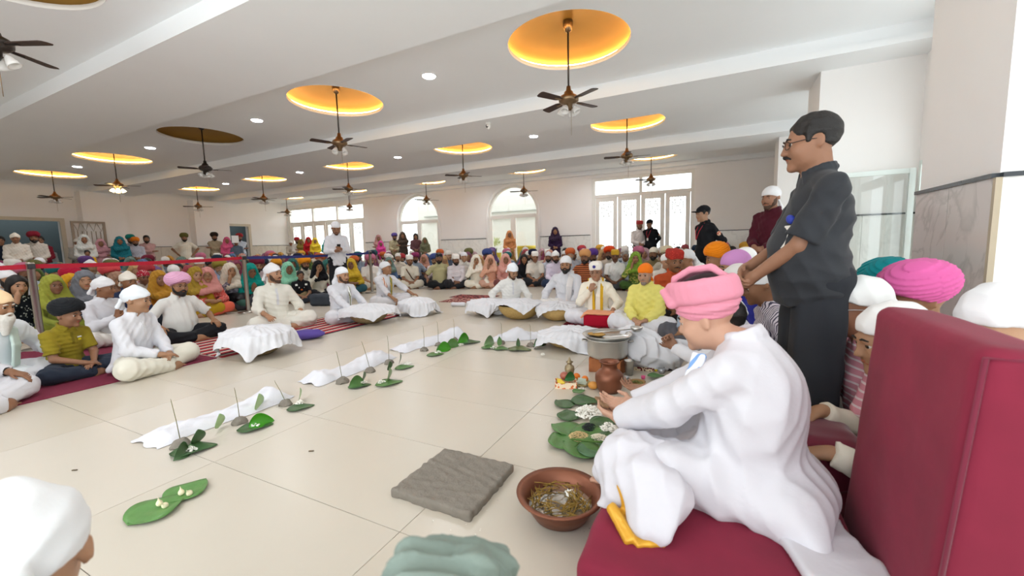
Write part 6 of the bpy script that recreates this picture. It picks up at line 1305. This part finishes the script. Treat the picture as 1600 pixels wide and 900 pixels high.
seated_at(1384, 440, 'm2', 1.0, 'man in teal turban under the marble wall', 'd8dcd8', '4a4c50', [turb('0f7f86', 'turban_round')], sk='94603f', face=-1.35, detail=2, y=3.05)
seated_at(1432, 452, 'm3', 1.02, 'man in bright rose pink turban under the marble pillar', 'ded8d4', '6a6664', [turb('d663a0')], sk='a8744f', face=-1.4, detail=2, y=2.5)
RB = np.array([.72, 1.86, 0]); RR = -1.45; rsc = .95
F = fig('R2', dict(rh=(tl(at_y(1283, 642, 2.0), RB, RR, rsc), V(-.1, -.9, -.4), V(0, 0, -1), .4, V(-.4, .3, -1)), lh=(tl(at_y(1297, 708, 1.72), RB, RR, rsc), V(-.1, -.95, -.2), V(0, 0, -1), .4, V(.4, .4, -1)), lean=.2, head=(.05, .25, 0)), dict(collar='shirt', loose=.02), dict(loose=.03), .0105, True, 61)
person(F, tuple(RB), RR, 'man in white head cloth and cream kurta leaning behind the maroon backrest', None, rsc, 'ad7b58', ('kurta', cloth('d8d0c0')), ('pajama', cloth('5a1626')), [wrap('wrap_tail', 'dedddb')])
seated_at(1560, 512, 'm5', 1.02, 'person in white head cloth at the right border behind the backrest', 'd8d4d0', '6a6664', [wrap('wrap_tail', 'e4e4e6')], sk='c4936e', face=-1.1)

# ---- people standing along the walls ---------------------------------------------------
def stand_fig(k):
    P = {'s0': dict(lh=((.05, -.24, .98), (-.7, -.4, -.3), (0, 1, -.2), .6), rh=((-.05, -.25, 1.0), (.7, -.4, -.3), (0, 1, -.2), .6)), 's1': dict(lh=((-.14, -.2, 1.16), (-.9, -.1, .1), (0, 1, 0), .4), rh=((.14, -.22, 1.13), (.9, -.1, .1), (0, 1, 0), .4)),
         's2': dict(lh=((.22, .02, .97), (-.5, -.6, -.4), (-1, 0, 0), .5, V(1, .4, 0)), rh=((-.22, .02, .97), (.5, -.6, -.4), (1, 0, 0), .5, V(-1, .4, 0))), 's3': dict(lh=((.02, .2, .95), (-.6, .2, -.6), (0, 1, 0), .5, V(.8, .5, 0)), rh=((-.02, .21, .93), (.6, .2, -.6), (0, 1, 0), .5, V(-.8, .5, 0)))}[k[:2]]
    T = {'k': dict(ku, hemz=.5), 's': dict(sl, hemz=.8), 'h': dict(sh, hemz=.8)}[k[2]]
    return fig(k, dict(P, kind='stand', lean=.03, head=(.05, .12, 0)), T, dict(loose=.02), .017, False, 70+int(k[1]))
def standing(u, vtop, p, k, label, topc, botc, head, s=.97, beard=None, sk='9a6848', off=0.0, face=None, group=None, detail=1):
    F = stand_fig(k); tm = topc if not isinstance(topc, str) else cloth(topc); bm = botc if not isinstance(botc, str) else cloth(botc)
    return person(F, (p[0], p[1], 0), cam_face(p, off) if face is None else face, label, group, s, sk, ('kurta' if k[2] == 'k' else 'shirt', tm), ('trousers', bm), head, detail, beard)
def on_y(u, y): q = at_y(u, 400, y); return (q[0], y)
def on_x(u, x): q = at_x(u, 400, x); return (x, q[1])
uni = mat('black_uniform', '17181c', .8, var=.1, spec=.2)
g1 = standing(0, 0, on_y(1102, 6.9), 's3s', 'woman guard in black uniform and peaked cap standing with hands behind back', uni, uni, [('hair', 'hair', DARK()), ('peaked_cap', 'peak_cap', uni)], .93, sk='b08060', off=-1.0, detail=2)
g2 = standing(0, 0, on_y(1016, 13.2), 's3s', 'guard in black uniform and cap before the glazed door', uni, uni, [('hair', 'hair', DARK()), ('peaked_cap', 'peak_cap', uni)], 1.02, sk='a07050', off=-.5)
for g, sc in ((g1, 1), (g2, 1)):
    J = stand_fig('s3s')['J']; link('shoulder_patch', MB().lathe([(0, .006), (.03, .005), (.036, 0)], 18).mesh('shoulder_patch'), patterned('patch', 'b5322c', 'd8c8a8', 'dots', 60, .5), g, matrix=Matrix.Translation(tuple(J['sL']+(J['eL']-J['sL'])*.45+V(.062, 0, 0)))@Matrix.Rotation(math.pi/2, 4, 'Y'))
    for sg in (1, -1): MB().tube([tuple(J['nb']+V(sg*.06, -.05, .01)), tuple(J['nb']+V(sg*.05, -.135, -.12)), tuple(J['nb']+V(0, -.155, -.26))], .006, 6).build('lanyard', mat('lanyard_red', 'b01f30', .7), g)
    MB().box(-.025, .025, -.003, .003, -.08, 0).build('id_card', mat('badge_white', 'd8d4cc', .5), g, loc=tuple(J['nb']+V(0, -.16, -.26)))
standing(0, 0, on_y(998, 13.3), 's0s', 'man in pale shirt and red cap beside the door guard', 'd8d0cc', '26262a', [('cap', 'cap_square', cloth('a83a3a'))], 1.0, beard='stubble', off=.3)
standing(0, 0, on_y(868, 13.5), 's0k', 'woman in dark purple suit and scarf standing between arch and door', '33203f', '2a1c34', [dup('3a2a40')], .96, sk='a8744f')
standing(0, 0, on_y(797, 13.6), 's0k', 'woman in peach suit standing in the right arched window', 'd0905e', 'b87a50', [dup('d0905e')], .93)
standing(0, 0, on_y(665, 13.4), 's0k', 'woman in olive grey shawl standing at the left arched window', '6f7058', '5a5a48', [dup('74755c')], .85)
standing(0, 0, on_y(631, 13.2), 's1k', 'woman in dark brown shawl standing left of the arched window', '4a3f38', '3a322c', [dup('4e4138')], 1.0)
standing(0, 0, on_y(618, 13.3), 's0s', 'man in purple turban and khaki shirt at the far wall', 'b3a888', '6a6454', [turb('5a4a8a', 'turban_round')], .97, beard='beard')
standing(0, 0, on_y(593, 13.4), 's1k', 'woman in dusty pink shawl at the far wall', 'c09a98', 'a8807e', [dup('b98a88')], .96)
standing(0, 0, on_y(651, 13.6), 's0s', 'dark-haired person at the left arched window', '6a4a4e', '4a4044', [hair('hair_long')], .97)
for i, (u, hd, tc, k, lb, s) in enumerate([(456, wrap('wrap', 'e9e6e0'), 'c8beb0', 's0s', 'person in white cap standing by the wide window', .9), (466, turb('b03038', 'turban_round'), 'e6e2dc', 's0s', 'man in red turban and white shirt by the wide window', .97), (472, dup('8a7a3a'), '8a7a3a', 's1k', 'woman in olive shawl by the wide window', .93), (484, dup('b8242e'), 'b8242e', 's0k', 'person in red and yellow head cloth by the wide window', .98), (494, dup('e6c83a'), 'e6c83a', 's0k', 'woman in bright yellow suit by the wide window', .95), (512, dup('4a9a90'), '4a9a90', 's0k', 'woman in sea green suit behind the standing man', .93), (596, dup('d84a9a'), 'd84a9a', 's0k', 'woman in hot pink right of the standing man, far away', .8)]):
    standing(0, 0, on_y(u, 13.1), k, lb, tc, '5a5248', [hd], s, beard='beard' if hd[0] == 'turban' else None)
for i, (u, x, hd, tc, bc, k, lb, s, bd) in enumerate([(4, -17.6, hair(), '1c2230', '1c1e24', 's0s', 'man in dark shirt standing at the far left edge', .97, None), (28, -17.0, wrap('wrap', 'ece4d6'), 'dcd4c8', 'c8c0b4', 's0k', 'man in white kurta and loose white head cloth by the dark doorway', 1.0, None),
        (57, -17.2, turb('7a1c2c', 'turban_round'), 'c8c0b6', '4a2a30', 's0s', 'man in maroon turban by the dark doorway', 1.02, 'beard'), (66, -17.8, hair(), '7a2030', '3a2a2c', 's0s', 'man in wine red shirt behind the maroon turban', .98, None), (74, -18.2, hair(), '8a8e90', '3a3c40', 's0s', 'boy in grey standing in the doorway shade', .85, None),
        (124, -18.6, wrap('wrap', 'ddd8d0'), 'a8a49c', '6a665e', 's0s', 'man in white cap behind the woman in white shawl', .95, None), (135, -17.4, dup('c9ccc8'), 'cfd0cc', 'b8b8b2', 's0k', 'woman in white shawl behind a small child, near the barred door', 1.0, None), (160, -18.0, dup('cf9aa4'), 'cf9aa4', 'b88890', 's1k', 'woman in pale pink shawl against the left wall', .93, None),
        (190, -17.6, dup('1f6f7c'), '1f6f7c', '2a5a64', 's0k', 'woman in deep teal shawl against the left wall', .97, None), (207, -18.8, turb('1a8078', 'turban_round'), 'a8a8b0', '5a5a62', 's0s', 'man in sea green turban at the back of the left wall', 1.02, 'beard'), (214, -18.0, turb('d8781c', 'turban_round'), 'b8b8c4', '6a6a74', 's0s', 'man in orange turban and grey shirt at the left wall', .95, 'beard'),
        (232, -18.3, hair(), 'c09a98', '7a6664', 's1k', 'black-bearded man wrapped in pink shawl at the left wall', 1.02, 'beard'), (291, -18.2, turb('5a5a2c', 'turban_round'), 'dcd6c6', '8a8270', 's2h', 'man in olive turban and white t-shirt, hands on hips', 1.05, 'beard'), (338, -18.4, turb('2a2420', 'turban_round'), 'a89a80', '6a6050', 's1s', 'man in tan shirt and dark turban left of the small doorway', 1.08, 'beard'),
        (357, -18.0, dup('d8628a'), 'd8628a', 'b85a7a', 's0k', 'woman in rose pink shawl before the small doorway', .98, None), (371, -17.8, hair(), '5a6878', '3a4450', 's0s', 'person in slate grey before the small doorway', .92, None), (377, -18.2, turb('9a2f34', 'turban_round'), 'c8d4e0', '5a6470', 's1s', 'man in red turban and pale blue shirt holding up a sheet', 1.06, 'beard')]):
    standing(0, 0, on_x(u, x), k, lb, tc, bc, [hd], s, beard=bd)
standing(0, 0, on_x(137, -16.6), 's0h', 'small child in yellow shirt beside the woman in white shawl', 'd8a31c', 'b88a1c', [hair()], .72)
sheet = MB().box(-.12, .12, -.002, .002, -.15, .15).build('paper_sheet', mat('paper_white', 'e4e4e6', .7)); q = on_x(370, -17.6); sheet.location = (q[0], q[1], 1.58); sheet.rotation_euler = (0, 0, 1.0); tag(sheet, 'white sheet of paper held up before the small doorway', 'paper')
st = standing(0, 0, on_y(1206, 5.6), 's0s', 'man in maroon shirt and white cap beyond the man in black', '4a1724', '26222a', [wrap('bandana', 'e2e2e4')], .97, off=-.6, sk='a06c50', beard='stubble', detail=2)

# ------------------------------------------------------------------ the rest of the crowd, row by row
rng = random.Random(7)
WOMEN = ['c98a22', '9a3a5a', '2f7a70', 'b0506a', '7a5a9a', 'c8a0a8', '5a7a3a', 'd0a060', '8a8a94', 'b8404a', 'd8c8b0', '4a6a9a', 'a8785a', 'cfc0c8', '6a8a80', 'b89038', '90506a', 'd08a70']
MENT = ['e0dcd4', 'c8ccd4', 'd8d0c0', 'b8c0c8', 'e8e6e2', '9aa8b8', 'c0b49a', 'd4c4c8', '7a8aa0', 'dcd8e0', 'a89a80', '5a6a80']
TURB = ['1c2240', 'c9782a', '7a1c34', '2a2a30', 'd8a030', '3a4a8a', '8a2a5a', '1a6a6a', 'b8343a', '5a3a7a', 'c86a8a', '6a6a3a', 'd0602a', '24344a']
def mute(h, q=.28): v = [int(h[i:i+2], 16) for i in (0, 2, 4)]; m = sum(v)/3; return ''.join('%02x' % int(x*(1-q)+m*q) for x in v)
WOMEN = [mute(c) for c in WOMEN]; TURB = [mute(c, .15) for c in TURB]
BOT = ['2a2c32', '4a4640', '6a6050', '33405a', '5a5a60', 'c8c0b0']
CN = {}
def cname(h):
    r, g, b = [int(h[i:i+2], 16)/255 for i in (0, 2, 4)]; mx, mn = max(r, g, b), min(r, g, b); l = (mx+mn)/2; d = mx-mn
    if d < .1: return 'black' if l < .25 else 'grey' if l < .62 else 'white'
    hh = ((g-b)/d % 6 if mx == r else (b-r)/d+2 if mx == g else (r-g)/d+4)*60
    base = 'red' if hh < 12 else 'orange' if hh < 32 else 'ochre' if hh < 50 else 'olive' if hh < 75 else 'green' if hh < 160 else 'teal' if hh < 195 else 'blue' if hh < 250 else 'purple' if hh < 300 else 'pink' if hh < 345 else 'rose'
    if base == 'orange' and l > .68: base = 'peach'
    if base in ('orange', 'ochre') and d < .25: base = 'beige' if l > .5 else 'brown'
    return ('dark ' if l < .3 else 'pale ' if l > .72 else '')+base
ORD = ['first', 'second', 'third', 'fourth', 'fifth', 'sixth', 'seventh', 'eighth', 'ninth', 'tenth', 'eleventh', 'twelfth', 'thirteenth', 'fourteenth', 'fifteenth', 'sixteenth', 'seventeenth', 'eighteenth', 'nineteenth', 'twentieth']
def filler(p, pw, where, group, far, row=0):
    for q in TAKEN:
        if (q[0]-p[0])**2+(q[1]-p[1])**2 < (.55 if 'east' in where else .45)**2: return False
    u, v, d = proj((p[0], p[1], .6))
    if d < 1 or u < -30 or u > 1630: return False
    s = rng.uniform(.91, 1.04)+.02*row; off = rng.uniform(-.25, .25); sk = rng.choice(SKINS[:6]); det = 0 if far else 1
    if rng.random() < pw:
        c = rng.choice(WOMEN); c2 = rng.choice(WOMEN); bare = rng.random() < .12
        seated(rng.choice(['w0', 'w1', 'w2', 'w3']), p, s*.96, 'woman with '+('bare dark hair, ' if bare else cname(c)+' dupatta, ')+where, c2, rng.choice(WOMEN+BOT), [hair('hair_long') if bare else dup(c)], sk=sk, off=off, group=group, detail=det)
    else:
        r = rng.random(); bd = rng.choice(['beard', 'beard', 'stubble', None, 'moustache']); tc = rng.choice(MENT); hm = GREYH() if rng.random() < .25 else None
        if r < .42: c = rng.choice(TURB); hd = turb(c, rng.choice(['turban', 'turban_round'])); nm = cname(c)+' turban'; bd = 'beard'
        elif r < .84: c = rng.choice(['dfdfdc', 'e6e4de', 'ececf0', 'dcd8d0']); hd = wrap(rng.choice(['wrap', 'bandana', 'wrap_tail']), c); nm = 'white head cloth'
        elif r < .92: hd = ('cap', 'cap_square', cloth('ebe8e2')); nm = 'white square cap'
        else: hd = hair(); nm = 'bare dark hair'
        seated(rng.choice(['m0', 'm1', 'm2', 'm3', 'm4', 'm5']), p, s, 'man with '+nm+', '+where, tc, rng.choice(BOT), [hd], beard=bd, sk=sk, off=off, hairm=hm, group=group, detail=det)
    return True
# west block behind the belts: rows run north, counted from the belt; seats counted from the left of the view
for r in range(12):
    x = -8.15-.74*r-.1*(r % 2); n = 0; y = 1.0+.3*(r % 2)-.0*r
    while y < 12.9:
        p = (x+rng.uniform(-.1, .1), y+rng.uniform(-.08, .08))
        if r > 1 or rng.random() < .95:
            if filler(p, .62 if y < 7 else .45, '%s in %s row behind the belts' % (ORD[min(n, 19)], ORD[r]), 'crowd behind the belts', r > 2, r*.7): n += 1
        y += rng.uniform(.56, .72)+.03*r
# north block: rows run east, counted from the open floor
for r in range(7):
    n = 0; x = -7.2+.3*(r % 2)
    while x < .75:
        yf = 8.35+max(0, min(1, (x+7)/3))*1.25-max(0, (x+2.2))*.35
        y = yf+.42+.70*r
        if y < 13.2 and filler((x+rng.uniform(-.07, .07), y+rng.uniform(-.1, .1)), .6 if x < -4.4 else .12, '%s in %s row before the arched windows' % (ORD[min(n, 19)], ORD[r]), 'crowd before the arched windows', r > 2, r): n += 1
        x += rng.uniform(.50, .62)
# east block along the marble wall
for r in range(3):
    n = 0; y = 3.9
    while y < 8.6:
        if filler((.0+.35*r+rng.uniform(-.08, .08), y+.2*(r % 2)+rng.uniform(-.1, .1)), .0, '%s in %s line by the east wall' % (ORD[n], ORD[r]), 'guests by the east wall', False): n += 1
        y += rng.uniform(.62, .8)
